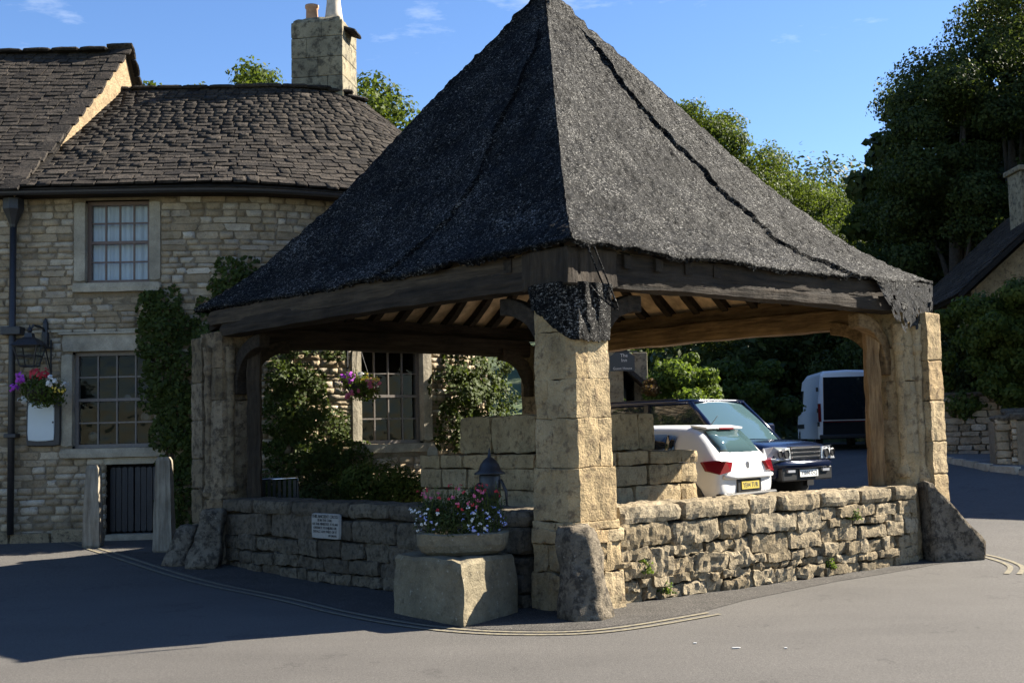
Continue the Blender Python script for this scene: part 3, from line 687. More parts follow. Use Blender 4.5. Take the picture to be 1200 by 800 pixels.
# small weeds growing from the sunny wall
def leaf_mesh(P, Nn, size, seed, name='leaves', asp=.6, fold=.0):
    """P (n,3), Nn (n,3) approx normals; rhombic leaves"""
    rs = np.random.RandomState(seed); n = len(P); Nn = Nn + rs.normal(0, .55, (n, 3)); Nn /= np.linalg.norm(Nn, axis=1)[:, None] + 1e-9
    a = np.cross(Nn, rs.normal(0, 1, (n, 3))); a /= np.linalg.norm(a, axis=1)[:, None] + 1e-9; b_ = np.cross(Nn, a)
    s = (size * rs.uniform(.6, 1.25, n))[:, None]
    V = np.stack([P - a * s * .5, P + b_ * s * asp * .5 + a * s * .08, P + a * s * .5 - Nn * s * .12, P - b_ * s * asp * .5 + a * s * .08], 1).reshape(-1, 3)
    return mesh(name, V, np.arange(n * 4).reshape(-1, 4))
def blob_pts(blobs, n, seed, shell=.55):
    rs = np.random.RandomState(seed); vol = np.array([b_[3] * b_[4] + b_[4] * b_[5] + b_[3] * b_[5] for b_ in blobs]); cnt = np.maximum(1, (n * vol / vol.sum()).astype(int)); P = []; Q = []
    for b_, c in zip(blobs, cnt):
        d = rs.normal(0, 1, (c, 3)); d /= np.linalg.norm(d, axis=1)[:, None]; r = shell + (1.08 - shell) * rs.uniform(0, 1, c) ** .6
        r *= 1 + .18 * np.sin(d[:, 0] * 5 + b_[0] * 3) * np.sin(d[:, 1] * 4.3 + 1) + .12 * np.sin(d[:, 2] * 7 + b_[1])
        P.append(np.array(b_[:3]) + d * r[:, None] * np.array(b_[3:6])); Q.append(d)
    return np.concatenate(P), np.concatenate(Q)
def plant(name, label, cat, base, blobs, n, size, mat, seed, group=None, stem=True, part='foliage', parent=None):
    T = empty(name, base, label, cat, group)
    P, Q = blob_pts(blobs, n, seed); ok = P[:, 2] > base[2] - .02; link(part, leaf_mesh(P[ok], Q[ok], size, seed, part), mat, T)
    if stem:
        b = MB(); rng = random.Random(seed)
        for bl in blobs[:7]: b.tube([base, Vector(base).lerp(Vector(bl[:3]), .5) + Vector((rng.uniform(-.05, .05), 0, .05)), bl[:3]], [.012, .009, .004], 5)
        b.build('stem', 'bark', T)
    return T
for i, (u, z, s, lb) in enumerate(((.25, .3, .11, 'small green weed in the wall beside the front pillar foot'), (.55, .08, .09, 'low weed at the wall foot near the front pillar'), (3.55, .62, .09, 'tuft of weed under the coping near the right pillar'), (3.1, .1, .07, 'tiny weed at the base of the sunny wall'))):
    p = aR + (bR - aR).normalized() * u + outn(aR, bR) * .03
    plant('weed', lb, 'weed', (p.x, p.y, z), [(p.x, p.y, z + .02, s, s * .5, s), (p.x + .06, p.y - .02, z - .04, s * .7, s * .5, s * .6)], 220, .035, 'leafbright', 60 + i, 'weeds in the sunny wall')
# --- upright guard stones
def guard(name, label, poly, h, loc, seed, top, lean, mat='bollardstone', group='guard stones at the feet of the pillars'):
    me = prism([(loc[0] + p[0], loc[1] + p[1]) for p in poly], 0 + g(*loc) - .03, h + g(*loc), seed, .035, .055, top, None, .05, 4, .014, lean)
    o = link(name, me, mat); o.data.polygons.foreach_set('use_smooth', [True] * len(o.data.polygons)); return tag(o, label, 'guard stone', group)
guard('guard_stone', 'dark blotched upright stone leaning on the front pillar foot', [(-.25, -.04), (-.1, -.26), (.15, -.25), (.26, -.02), (.18, .22), (-.15, .22)], .80, (.60, 10.82), 5, .68, (-.07, .18))
guard('guard_stone', 'tall rounded dark stone beside the left pillar foot', [(-.2, -.1), (0, -.22), (.24, -.15), (.25, .12), (0, .2), (-.2, .12)], .72, (-4.02, 15.35), 8, .62, (.12, .12))
guard('guard_stone', 'smaller dark stone on the outer side of the left pillar', [(-.18, -.1), (0, -.18), (.18, -.12), (.2, .12), (0, .2), (-.18, .12)], .5, (-4.42, 15.6), 9, .6, (.14, .1))
# big raking slab at the right pillar
b = MB(); dR = (bR - aR).normalized(); sl_pts = [(0, 0), (.64, 0), (.70, .3), (.12, .93), (0, .93)]
o3 = Vector((4.93, 14.58)); dv = Vector((.985, .17)); nv = Vector((.17, -.985)); n1 = 10; v = []; f = []
def slabpt(u, z, s): return Vector((o3.x + dv.x * u + nv.x * s, o3.y + dv.y * u + nv.y * s, z))
rows_ = []
for i in range(13):
    z = .95 * i / 12; um = .66 if z < .28 else .66 - (z - .28) / .67 * .60; rows_.append([(u * um, z) for u in np.linspace(0, 1, 9)])
V3 = []; F3 = []
for s in (-.19, .0, .19):
    for r in rows_:
        for (u, z) in r:
            p = slabpt(u, z, s * (1 - .25 * z)); p += vn(p, 4, .04, 3) + vn(p, 14, .012, 4); V3.append(p)
for L_ in (0, 2):
    for i in range(12):
        for j in range(8): a = L_ * 117 + i * 9 + j; F3.append((a, a + 1, a + 10, a + 9))
for k in (0, 1):
    for i in range(12):
        for j in (0, 8): a = k * 117 + i * 9 + j; F3.append((a, a + 9, a + 126, a + 117))
    for j in range(8):
        for i in (0, 12): a = k * 117 + i * 9 + j; F3.append((a, a + 1, a + 118, a + 117))
o = link('guard_stone', finish(mesh('guard_stone', V3, F3, True)), 'bollardstone'); tag(o, 'large raking stone slab with sloping top at the right pillar foot', 'guard stone', 'guard stones at the feet of the pillars')
# --- stepped base of the cross
ST = empty('stepped_base', (CX.x, CX.y, 0), 'tiered stone block steps standing under the middle of the market cross roof', 'stone steps')
def tier(hs_, z0, z1, nper, seed, ctr=CX, ends=.0):
    rng = random.Random(seed)
    for side in range(4):
        a = A1 + side * math.pi / 2; d = Vector((math.cos(a), math.sin(a))); n_ = Vector((d.y, -d.x)); u = -hs_
        cuts = sorted([rng.uniform(.7, 1.3) for _ in range(nper)]); tot = sum(cuts); L2 = 2 * hs_ - .3
        for c in cuts:
            l = c / tot * L2; p = ctr + d * (u + l / 2) + n_ * (hs_ - .15)
            o = link('block', rstone(l - .012, .3, z1 - z0 - .01, rng.randrange(999), .07, .016, 16, 4, 14, .012), 'ashlar', ST); o.location = (p.x, p.y, (z0 + z1) / 2); o.rotation_euler = (0, 0, a); u += l
    o = link('core', rstone(2 * hs_ - .3, 2 * hs_ - .3, z1 - z0 - .02, seed, .4, .0, 12), 'core', ST); o.location = (ctr.x, ctr.y, (z0 + z1) / 2 - .01); o.rotation_euler = (0, 0, A1)
tier(1.55, 0, .45, 4, 1); tier(1.5, .45, .72, 5, 2); tier(1.26, .72, 1.0, 3, 31); tier(1.27, 1.0, 1.25, 4, 4); tier(1.28, 1.25, 1.42, 4, 5); tier(.9, 1.42, 1.90, 2, 6)
me = prism([(CX.x - .2, CX.y - .2), (CX.x + .2, CX.y - .2), (CX.x + .2, CX.y + .2), (CX.x - .2, CX.y + .2)], 1.9, 7.3, 9, .01, .2, .7); link('shaft', me, 'ashlar', ST)
# --- tablet
tz = .66; tp = aL + (bL - aL).normalized() * 2.36 + outn(aL, bL) * .055; dL = (bL - aL).normalized(); angL = math.atan2(dL.y, dL.x)
TB = empty('tablet', (tp.x, tp.y, tz), 'small pale rectangular inscribed tablet fixed on the shaded low wall', 'plaque')
o = link('slab', rstone(.57, .05, .29, 3, .06, .002, 14), 'plaque', TB); o.location = (tp.x, tp.y, tz); o.rotation_euler = (0, 0, angL)
nL = outn(aL, bL); mt = frame((tp.x + nL.x * .027, tp.y + nL.y * .027, tz), (dL.x, dL.y, 0), (0, 0, 1))
for i, (tx, sz) in enumerate((('THIS ANCIENT CROSS', .052), ('IS IN THE CARE', .042), ('OF THE MINISTRY. IT IS AN', .042), ('OFFENCE TO INJURE OR', .042), ('DEFACE ANY PART OF IT', .042), ('BY ORDER', .034))):
    text(tx, sz, TB, mt @ Matrix.Translation((.0 if i < 5 else .15, .108 - i * .043, 0)), 'lettering')
# --- planter: block, trough, flowers
bp = [(-.47, 10.42), (-.0, 11.24), (-.60, 12.0), (-1.17, 11.38)]
o = link('stone_block', prism(bp, -.03, .55, 21, .022, .06, .965, None, .035, 4, .006), 'planterstone'); tag(o, 'large squarish stone block at the front of the market cross carrying a flower trough', 'stone block')
TC = Vector((-.50, 11.20, 0))
TR = empty('flower_trough', (TC.x, TC.y, .55), 'oblong weathered stone trough planted with red, white and blue flowers on the stone block', 'planter')
b = MB(); th = []
for r, z in ((.33, .56), (.39, .59), (.42, .65), (.43, .75), (.37, .76), (.35, .72)):
    th.append([TC + Vector((1.0 * r * (abs(math.cos(t)) ** .6) * math.copysign(1, math.cos(t)), .62 * r * (abs(math.sin(t)) ** .6) * math.copysign(1, math.sin(t)), z)) + vn((math.cos(t), math.sin(t), z * 3), 3, .012, 2) for t in np.linspace(0, 2 * math.pi, 29)[:-1]])
b.loft(th); b.build('trough', 'planterstone', TR)
def flowers(T, blobs, specs, seed):
    for k, (mt_, n_, size, zlo, zhi) in enumerate(specs):
        P, Q = blob_pts(blobs, n_ * 5, seed + k, .8); zz = P[:, 2]; z0, z1 = zz.min(), zz.max(); ok = (zz > z0 + (z1 - z0) * zlo) & (zz < z0 + (z1 - z0) * zhi) & (Q[:, 1] < .4); P = P[ok][:n_]; Q = Q[ok][:n_]
        if not len(P): continue
        PP = np.repeat(P, 5, 0); QQ = np.repeat(Q, 5, 0) + [0, -.5, .3]; r2 = np.random.RandomState(seed + k); PP = PP + r2.normal(0, size * .35, PP.shape)
        link('blossom', leaf_mesh(PP, QQ, size, seed, 'blossom', .9), mt_, T, kind='stuff')
bl = [(TC.x, TC.y, .84, .42, .28, .15), (TC.x + .2, TC.y, .95, .22, .2, .17), (TC.x - .22, TC.y, .9, .24, .2, .16), (TC.x, TC.y + .04, 1.0, .26, .2, .14), (TC.x - .3, TC.y, 1.0, .1, .1, .08), (TC.x + .12, TC.y, 1.1, .1, .1, .08)]
P, Q = blob_pts(bl, 3600, 3, .2); link('foliage', leaf_mesh(P, Q, .04, 3, 'foliage', .4), 'leafdark', TR)
flowers(TR, [(TC.x - .1, TC.y - .02, .90, .38, .32, .17)], [('petal_white', 26, .022, .1, .8), ('petal_blue', 10, .016, .0, .7)], 11)
flowers(TR, [(TC.x + .2, TC.y - .02, .86, .22, .32, .13)], [('petal_blue', 40, .017, 0, 1), ('petal_white', 5, .02, 0, 1)], 15)
flowers(TR, [(TC.x, TC.y, 1.05, .36, .22, .17)], [('petal_red', 26, .022, .1, 1.), ('petal_pink', 18, .022, .2, 1.)], 21)
b = MB(); rng = random.Random(3)
for k in range(60):
    x = TC.x + rng.uniform(-.36, .36); y = TC.y + rng.uniform(-.2, .2); b.tube([(x, y, .76), (x + rng.uniform(-.03, .03), y, .95), (x + rng.uniform(-.06, .06), y, rng.uniform(1.02, 1.22))], .0025, 4)
b.build('flower_stems', 'leaf', TR, kind='stuff')
# --- hand pump
PU = empty('water_pump', (-.27, 12.75, 0), 'old black iron pump with a pointed cap behind the flower trough', 'pump')
b = MB(); b.lathe([(.13, 0), (.13, .05), (.085, .1), (.08, .95), (.10, .98), (.115, 1.0), (.115, 1.22), (.10, 1.24)], (-.27, 12.75, 0), 14); b.build('barrel', 'iron', PU, smooth=True)
b = MB(); b.lathe([(.165, 1.235), (.165, 1.25), (.12, 1.28), (.10, 1.34), (.06, 1.39), (.022, 1.42), (.012, 1.47), (.002, 1.52)], (-.27, 12.75, 0), 16); b.build('cap', 'iron', PU, smooth=True)
b = MB(); b.tube([(-.27, 12.75, 1.1), (-.38, 12.68, 1.12), (-.46, 12.62, 1.06)], [.04, .035, .03], 10); b.build('spout', 'iron', PU, smooth=True)
b = MB(); b.tube([(-.27, 12.75, 1.15), (-.15, 12.7, 1.17), (-.10, 12.68, 1.05), (-.09, 12.68, .75)], .018, 8); b.build('handle', 'iron', PU, smooth=True)

# ------------------------------------------------------------------ public house on the left
HW = [Vector(p) for p in ((-13.5, 17.55), (-9.6, 17.8), (-6.4, 17.9), (-4.9, 17.95), (-3.9, 18.1), (-2.95, 18.5), (-2.15, 19.0), (-1.4, 19.6), (-.8, 20.4), (-.5, 21.4), (-.6, 22.6), (-1.2, 23.8), (-2.2, 24.6))]
def smooth_line(pts, k=8):
    P = []
    for i in range(len(pts) - 1):
        p0, p1, p2, p3 = [pts[max(0, min(len(pts) - 1, i + q))] for q in (-1, 0, 1, 2)]
        for j in range(k): t = j / k; P.append(.5 * ((2 * p1) + (p2 - p0) * t + (2 * p0 - 5 * p1 + 4 * p2 - p3) * t * t + (3 * p1 - p0 - 3 * p2 + p3) * t ** 3))
    return P + [pts[-1]]
HL = smooth_line(HW); HU = [0.]
for i in range(1, len(HL)): HU.append(HU[-1] + (HL[i] - HL[i - 1]).length)
HUa = np.array(HU); HX = np.array([p.x for p in HL]); HY = np.array([p.y for p in HL])
def wp(u): return Vector((float(np.interp(u, HUa, HX)), float(np.interp(u, HUa, HY))))
def wt(u): return (wp(u + .12) - wp(u - .12)).normalized()
def wn(u): t = wt(u); return Vector((t.y, -t.x))
def upx(px):
    best = min((abs(600 + 1400 * p.x / p.y - px), u) for u in np.arange(0, HU[-1] * .8, .01) for p in (wp(u),)); return best[1]
def uX(x): return min((abs(wp(u).x - x), u) for u in np.arange(0, 14, .01))[1]
def hm(u, z, out=0.):      # wall frame: x along, y up, z outward
    p = wp(u) + wn(u) * out; t = wt(u); n_ = wn(u); return frame((p.x, p.y, z), (t.x, t.y, 0), (0, 0, 1))
HS = empty('public_house', (-7, 18, .3), 'old stone pub with rounded corner, tiled roofs and sash windows at the left', 'house')
w1 = (uX(-6.42), uX(-5.46), 4.10, 5.36); w2 = (uX(-6.60), uX(-5.36), 1.62, 3.06); w3 = (upx(422), upx(494), 1.58, 3.10); dr = (uX(-6.10), uX(-5.32), .2, 1.37)
exc = []
for (a, b_, c, d) in (w1, w2, w3): exc.append((a - .17, b_ + .17, c - .15, d + (.0 if d > 4 else .27)))
exc.append((dr[0], dr[1], dr[2], dr[3] + .12))
def facade_core():
    ub = sorted(set([0., HU[-1]] + [x for e in exc for x in e[:2]] + list(np.arange(0, HU[-1], .35)))); zb = sorted(set([-.1, 5.48] + [x for e in exc for x in e[2:]]))
    holes = [w1, w2, w3, dr]; ub = sorted(set(ub + [x for h in holes for x in h[:2]])); zb = sorted(set(zb + [x for h in holes for x in h[2:]]))
    v = []; f = []; ix = {}
    def vid(i, j):
        if (i, j) not in ix: p = wp(ub[i]) + wn(ub[i]) * .006; ix[(i, j)] = len(v); v.append((p.x, p.y, zb[j]))
        return ix[(i, j)]
    for i in range(len(ub) - 1):
        for j in range(len(zb) - 1):
            um, zm = (ub[i] + ub[i + 1]) / 2, (zb[j] + zb[j + 1]) / 2
            if any(h[0] < um < h[1] and h[2] < zm < h[3] for h in holes): continue
            f.append((vid(i, j), vid(i + 1, j), vid(i + 1, j + 1), vid(i, j + 1)))
    return mesh('wall', v, f)
link('wall', facade_core(), 'rubble_core', HS)
rng = random.Random(5); items = []
for (u, z, l, h) in courses(4.2, HU[-1], .1, 5.46, (.055, .135), (.12, .42), exc, rng):
    m = hm(u + l / 2, z + h / 2, rng.uniform(-.034, -.014)); p = m.translation; vis = 1.0
    m = m @ Matrix.Rotation(rng.uniform(-.025, .025), 4, 'Z') @ Matrix.Diagonal((l * .97, h * .92, .09, 1)); d2 = (p - CAMP).length_squared
    if l * h > .008: items.append((m, l * h / d2 * (1 if u < 9.2 and z > 1 or u > 9.2 and z > 3.2 else .3)))
    else: items.append((m, 0))
def unit_stones(k, amp=.09, e=7., n=(3, 3, 2)):
    out = []
    for s in range(k):
        me = rstone(1, 1, 1, 100 + s, 1, amp, e, 1.9, 3, .03)
        out.append(me)
    return out
def ustone(s, nx, ny, nz_, amp, e):
    idx = {}; V = []; Fc = []
    def vid(i, j, k):
        if (i, j, k) not in idx:
            p = [2 * i / nx - 1, 2 * j / ny - 1, 2 * k / nz_ - 1]; m_ = max(abs(c) for c in p); s_ = sum(abs(c) ** e for c in p) ** (1 / e)
            q = Vector(p) * .5 * (m_ / s_); q += vn(q, 2.1, amp, s); idx[(i, j, k)] = len(V); V.append(q)
        return idx[(i, j, k)]
    for i in range(nx):
        for j in range(ny): Fc.append((vid(i, j, nz_), vid(i + 1, j, nz_), vid(i + 1, j + 1, nz_), vid(i, j + 1, nz_)))
    for i in range(nx):
        for k in range(nz_): Fc.append((vid(i, 0, k), vid(i + 1, 0, k), vid(i + 1, 0, k + 1), vid(i, 0, k + 1))); Fc.append((vid(i + 1, ny, k), vid(i, ny, k), vid(i, ny, k + 1), vid(i + 1, ny, k + 1)))
    for j in range(ny):
        for k in range(nz_): Fc.append((vid(0, j + 1, k), vid(0, j, k), vid(0, j, k + 1), vid(0, j + 1, k + 1))); Fc.append((vid(nx, j, k), vid(nx, j + 1, k), vid(nx, j + 1, k + 1), vid(nx, j, k + 1)))
    return mesh('stone', V, Fc)
US = [ustone(s, 3, 2, 1, .13, 9) for s in range(16)]
place(items, HS, 'stone', 'stonework', 'rubble', US)
def hbox(u0, u1, z0, z1, y0, y1, name, mat, parent, bevel=.008, res=None):
    """block on the facade; y out of the wall"""
    m = hm((u0 + u1) / 2, (z0 + z1) / 2, (y0 + y1) / 2); me = rstone(u1 - u0, z1 - z0, y1 - y0, int(u0 * 100) % 97, .12, .004, 14, 5, 14)
    o = link(name, me, mat, parent); o.matrix_basis = m; return o
def sash(wd, fm, label, curtain, sections=None):
    u0, u1, z0, z1 = wd; uc = (u0 + u1) / 2; W_ = empty('window', (wp(uc).x, wp(uc).y, z0), None, None); W_['label'] = label; W_.parent = HS; W_.matrix_parent_inverse = pinv(HS)
    wdt = (wp(u1) - wp(u0)).length; p = (wp(u0) + wp(u1)) / 2; t = (wp(u1) - wp(u0)).normalized(); n_ = Vector((t.y, -t.x)); H = z1 - z0
    base = frame((p.x - n_.x * .13, p.y - n_.y * .13, z0), (t.x, t.y, 0), (0, 0, 1))   # x along, y up, z outward
    hw = wdt / 2
    jam = 'trim'
    for s in (-1, 1):
        nb = 1 if H < 1.3 else 1
        me = rstone(.17, H + (.0), .2, 5 + s, .15, .004, 16, 4, 14); o = link('jamb', me, jam, W_); o.matrix_basis = base @ Matrix.Translation((s * (hw + .085), H / 2, .06))
    if z1 < 4:
        o = link('lintel', rstone(wdt + .40, .26, .2, 3, .12, .006, 14, 4, 16), jam, W_); o.matrix_basis = base @ Matrix.Translation((0, H + .135, .065))
        o = link('drip_mould', rstone(wdt + .5, .035, .10, 3, .1, .004, 14, 4, 16), jam, W_); o.matrix_basis = base @ Matrix.Translation((0, H + .28, .15))
    o = link('sill', rstone(wdt + .44, .14, .28, 8, .12, .006, 12, 4, 16), jam, W_); o.matrix_basis = base @ Matrix.Translation((0, -.075, .09))
    b = MB(); fw_ = .055
    b.box(-hw, hw, 0, fw_, -.06, .03); b.box(-hw, hw, H - fw_, H, -.06, .03); b.box(-hw, -hw + fw_, fw_, H - fw_, -.06, .03); b.box(hw - fw_, hw, fw_, H - fw_, -.06, .03)
    b.box(-hw + fw_, hw - fw_, H / 2 - .022, H / 2 + .022, -.05, .02); 
    xs = np.linspace(-hw + fw_, hw - fw_, 5); zs = [fw_, fw_ + (H / 2 - .022 - fw_) / 2, H / 2 - .022, H / 2 + .022, H / 2 + .022 + (H / 2 - .022 - fw_) / 2, H - fw_]
    for x in xs[1:-1]: b.box(x - .011, x + .011, fw_, H / 2 - .022, -.03, .008); b.box(x - .011, x + .011, H / 2 + .022, H - fw_, -.03, .012)
    for z in (zs[1], zs[4]): b.box(-hw + fw_, hw - fw_, z - .011, z + .011, -.028, .006)
    me = finish(mesh('frame', b.v, b.f)); o = link('frame', me, fm, W_); o.matrix_basis = base
    rg = random.Random(int(u0 * 50))
    for i in range(4):
        for (za, zb_) in ((zs[0], zs[1]), (zs[1], zs[2]), (zs[3], zs[4]), (zs[4], zs[5])):
            xa, xb = xs[i] + .006, xs[i + 1] - .006; za2, zb2 = za + .006, zb_ - .006
            me = mesh('pane', [(xa, za2, 0), (xb, za2, 0), (xb, zb2, 0), (xa, zb2, 0)], [(0, 1, 2, 3)]); o = link('pane', me, 'pane', W_)
            o.matrix_basis = base @ Matrix.Translation((0, 0, -.015)) @ Matrix.Rotation(rg.uniform(-.008, .008), 4, 'X') @ Matrix.Rotation(rg.uniform(-.008, .008), 4, 'Y')
    b = MB(); b.box(-hw - .25, hw + .25, -.3, H + .2, -.9, -.88); b.box(-hw - .25, -hw - .24, -.3, H + .2, -.88, -.1); b.box(hw + .24, hw + .25, -.3, H + .2, -.88, -.1); b.box(-hw - .25, hw + .25, -.3, -.29, -.88, -.1); b.box(-hw - .25, hw + .25, H + .19, H + .2, -.88, -.1)
    o = link('room_recess', finish(mesh('room_recess', b.v, b.f)), 'dark', W_); o.matrix_basis = base
    if curtain:
        n = 60; v = []; 
        for i in range(n + 1):
            x = -hw + .03 + (2 * hw - .06) * i / n; y = -.12 + .018 * math.sin(i * 1.05) + .01 * math.sin(i * .43)
            v += [(x, .04, y), (x, H - .04, y + .01)]
        o = link('curtain', mesh('curtain', v, [(2 * i, 2 * i + 2, 2 * i + 3, 2 * i + 1) for i in range(n)], True), 'curtain', W_); o.matrix_basis = base
    else:
        # round plates and bottles standing inside the glass
        pl = MB() 
        for (x, y, r) in ((-.40, .18, .07), (.12, .74, .06), (.40, .45, .08)) if sections else ():
            pl.loft([[Vector((x + r * q * math.cos(t), y + r * q * math.sin(t), -.12 + .02 * (1 - q))) for t in np.linspace(0, 2 * math.pi, 17)[:-1]] for q in (1, .7, .55)])
        if pl.v: o = link('ornament', finish(mesh('ornament', pl.v, pl.f)), simple('dull_plate', (.06, .055, .05), .4), W_); o.matrix_basis = base
    return W_
sash(w1, 'frame_brown', 'upper sash window with white curtains under the eaves', True)
sash(w2, 'frame_grey', 'ground floor sash window with plates on its sill inside', False, True)
sash(w3, 'frame_grey', 'sash window on the rounded corner seen through the market cross', False)
# low dark cellar doors under the left window
D_ = empty('door', (wp((dr[0] + dr[1]) / 2).x, wp(dr[0]).y, .3), None, None); D_['label'] = 'low black double cellar door'; D_.parent = HS; D_.matrix_parent_inverse = pinv(HS)
for k in range(2):
    uu0 = dr[0] + .02 + k * (dr[1] - dr[0] - .04) / 2; uu1 = uu0 + (dr[1] - dr[0] - .04) / 2 - .012
    b = MB()
    for q in range(4): a = uu0 + (uu1 - uu0) * q / 4; hbox(a + .003, uu0 + (uu1 - uu0) * (q + 1) / 4 - .003, .34, 1.35, -.16, -.11, 'plank', 'doorpaint', D_)
hbox(dr[0] - .05, dr[1] + .05, 1.37, 1.47, -.15, .02, 'lintel', 'trim', D_)
hbox(dr[0] - .02, dr[1] + .02, .2, .34, -.2, .06, 'threshold', 'trim', D_)
b = MB()
for z0, z1 in ((-.1, 5.46),):
    q = [(-13.5, 17.6), (-13.5, 24.4), (-2.2, 24.6)]
    for (xa, ya), (xb, yb) in zip(q, q[1:]): b.add([(xa, ya, z0), (xb, yb, z0), (xb, yb, z1), (xa, ya, z1)], [(0, 1, 2, 3)])
    for zz in (2.9 + .65, 5.46): b.add([(-13.5, 18.2, zz), (-4.2, 18.9, zz), (-2.2, 20.2, zz), (-1.2, 21.5, zz), (-1.3, 23.4, zz), (-2.2, 24.5, zz), (-13.5, 24.3, zz)], [tuple(range(7))])
b.build('back_wall', 'rubble', HS)
b = MB(); q0_ = wp(dr[0] - .1) - wn(dr[0]) * .3; q1_ = wp(dr[1] + .1) - wn(dr[1]) * .3; b.box(q0_.x, q1_.x, q0_.y, q0_.y + .1, -.1, 1.6); b.build('door_recess', 'dark', D_)
# --- roofs
def eave(u): return wp(u) + wn(u) * .34
RPX = [(-13.5, 21.0), (-9.6, 21.05), (-6.83, 21.1), (-5.4, 21.15), (-4.4, 21.2), (-3.8, 21.28), (-3.35, 21.38), (-3.0, 21.5), (-2.8, 21.62), (-2.72, 21.75), (-2.75, 21.9), (-2.9, 22.0), (-3.1, 22.05)]
HWu = [min((abs((wp(u) - p).length), u) for u in np.arange(0, HU[-1] + .01, .02))[1] for p in HW]
def ridge(u): return Vector((float(np.interp(u, HWu, [p[0] for p in RPX])), float(np.interp(u, HWu, [p[1] for p in RPX]))))
def roofP(u, v, left=False):
    e = eave(u); r = Vector((wp(u).x, 21.1)) if left else ridge(u); q = e.lerp(r, v)
    ze, zr = 5.50, (8.72 if left else 8.02)
    if not left and u > HWu[6]: zr = 8.02 - .12 * sm((u - HWu[6]) / 2)
    bulge = .10 * math.sin(math.pi * v) * (sm((u - HWu[4]) / 2.0) if not left else 0)
    wob = .035 * noise.noise(Vector((q.x * .6, q.y * .6, 2)))
    sag = -.07 * math.sin(math.pi * v) * (1 if left else .5)
    return Vector((q.x, q.y, ze + (zr - ze) * v + bulge + wob + sag))
uV0 = uX(-7.15); 
def verge(v): return float(uX(-7.35 + .5 * v)) if False else uX0 + .5 * v
uX0 = uX(-7.35)
def roof(parent, left, u0f, u1f, seed, limit, nm, rest):
    rng = random.Random(seed); items = []; rows = 33 if not left else 39
    for r in range(rows):
        v0 = r / rows; gauge = (roofP(9, 1, left) - roofP(9, 0, left)).length / rows
        u = u0f(v0) - rng.uniform(0, .1); scale_v = 1.; wl = .27 - .10 * v0
        while u < u1f(v0):
            l = rng.uniform(.7, 1.35) * wl
            # convert target width on the roof into a span of u (rows shorten towards the ridge at the rounded end)
            a = roofP(u, v0, left); b_ = roofP(u + .1, v0, left); k = max((b_ - a).length / .1, .12); du = l / k
            uc = u + du / 2
            if uc > HU[-1] - .2: break
            c0 = roofP(uc, v0, left); c1 = roofP(uc, min(v0 + .03, 1), left); e1 = (roofP(min(uc + .1, HU[-1]), v0, left) - roofP(uc - .1, v0, left)).normalized()
            up = (c1 - c0).normalized(); nn = e1.cross(up).normalized(); up = nn.cross(e1)
            th = rng.uniform(.02, .045); tl = gauge * 2.0
            ctr = c0 + up * (tl * .5 - rng.uniform(-.012, .014)) + nn * (.028 + rng.uniform(0, .008))
            m = Matrix(((e1.x, up.x, nn.x, ctr.x), (e1.y, up.y, nn.y, ctr.y), (e1.z, up.z, nn.z, ctr.z), (0, 0, 0, 1))) @ Matrix.Rotation(-.085 + rng.uniform(-.02, .02), 4, 'X') @ Matrix.Rotation(rng.uniform(-.02, .02), 4, 'Z') @ Matrix.Rotation(rng.uniform(-.03, .03), 4, 'Y') @ Matrix.Diagonal((l * .98, tl, th, 1))
            seen = 1 if abs(ctr.x / ctr.y) < .44 and uc < 13.5 else .1
            items.append((m, l * gauge * seen / (ctr - CAMP).length_squared))
            u += du
    UT = [ustone(200 + s, 3, 2, 1, .045, 14) for s in range(10)]
    place(items, parent, nm, rest, 'slate', UT, limit, seed)
R1 = empty('roof', (-5, 19, 5.5), None, None); R1['label'] = 'lower roof of stone tiles curving round the corner'; R1.parent = HS; R1.matrix_parent_inverse = pinv(HS)
R2_ = empty('roof', (-9, 19, 5.5), None, None); R2_['label'] = 'higher shaded tiled roof with a rendered gable'; R2_.parent = HS; R2_.matrix_parent_inverse = pinv(HS)
def bed(parent, left, ua, ub_):
    v = []; f = []; us = np.linspace(ua, ub_, 70); 
    for u in us:
        for k in range(13): p = roofP(u, k / 12, left); v.append((p.x, p.y, p.z - .03))
    for i in range(69):
        for k in range(12): f.append((i * 13 + k, (i + 1) * 13 + k, (i + 1) * 13 + k + 1, i * 13 + k + 1))
    link('roof_bed', mesh('roof_bed', v, f), 'slate_bed', parent)
bed(R1, False, uX0 - .3, HU[-1]); bed(R2_, True, 0, uX0 + .25)
roof(R1, False, lambda v: uX0 - .2, lambda v: HU[-1] - .3, 3, 300, 'tile', 'tiling')
roof(R2_, True, lambda v: 2.6, lambda v: uX0 + .5 * v - .1, 4, 300, 'tile', 'tiling')
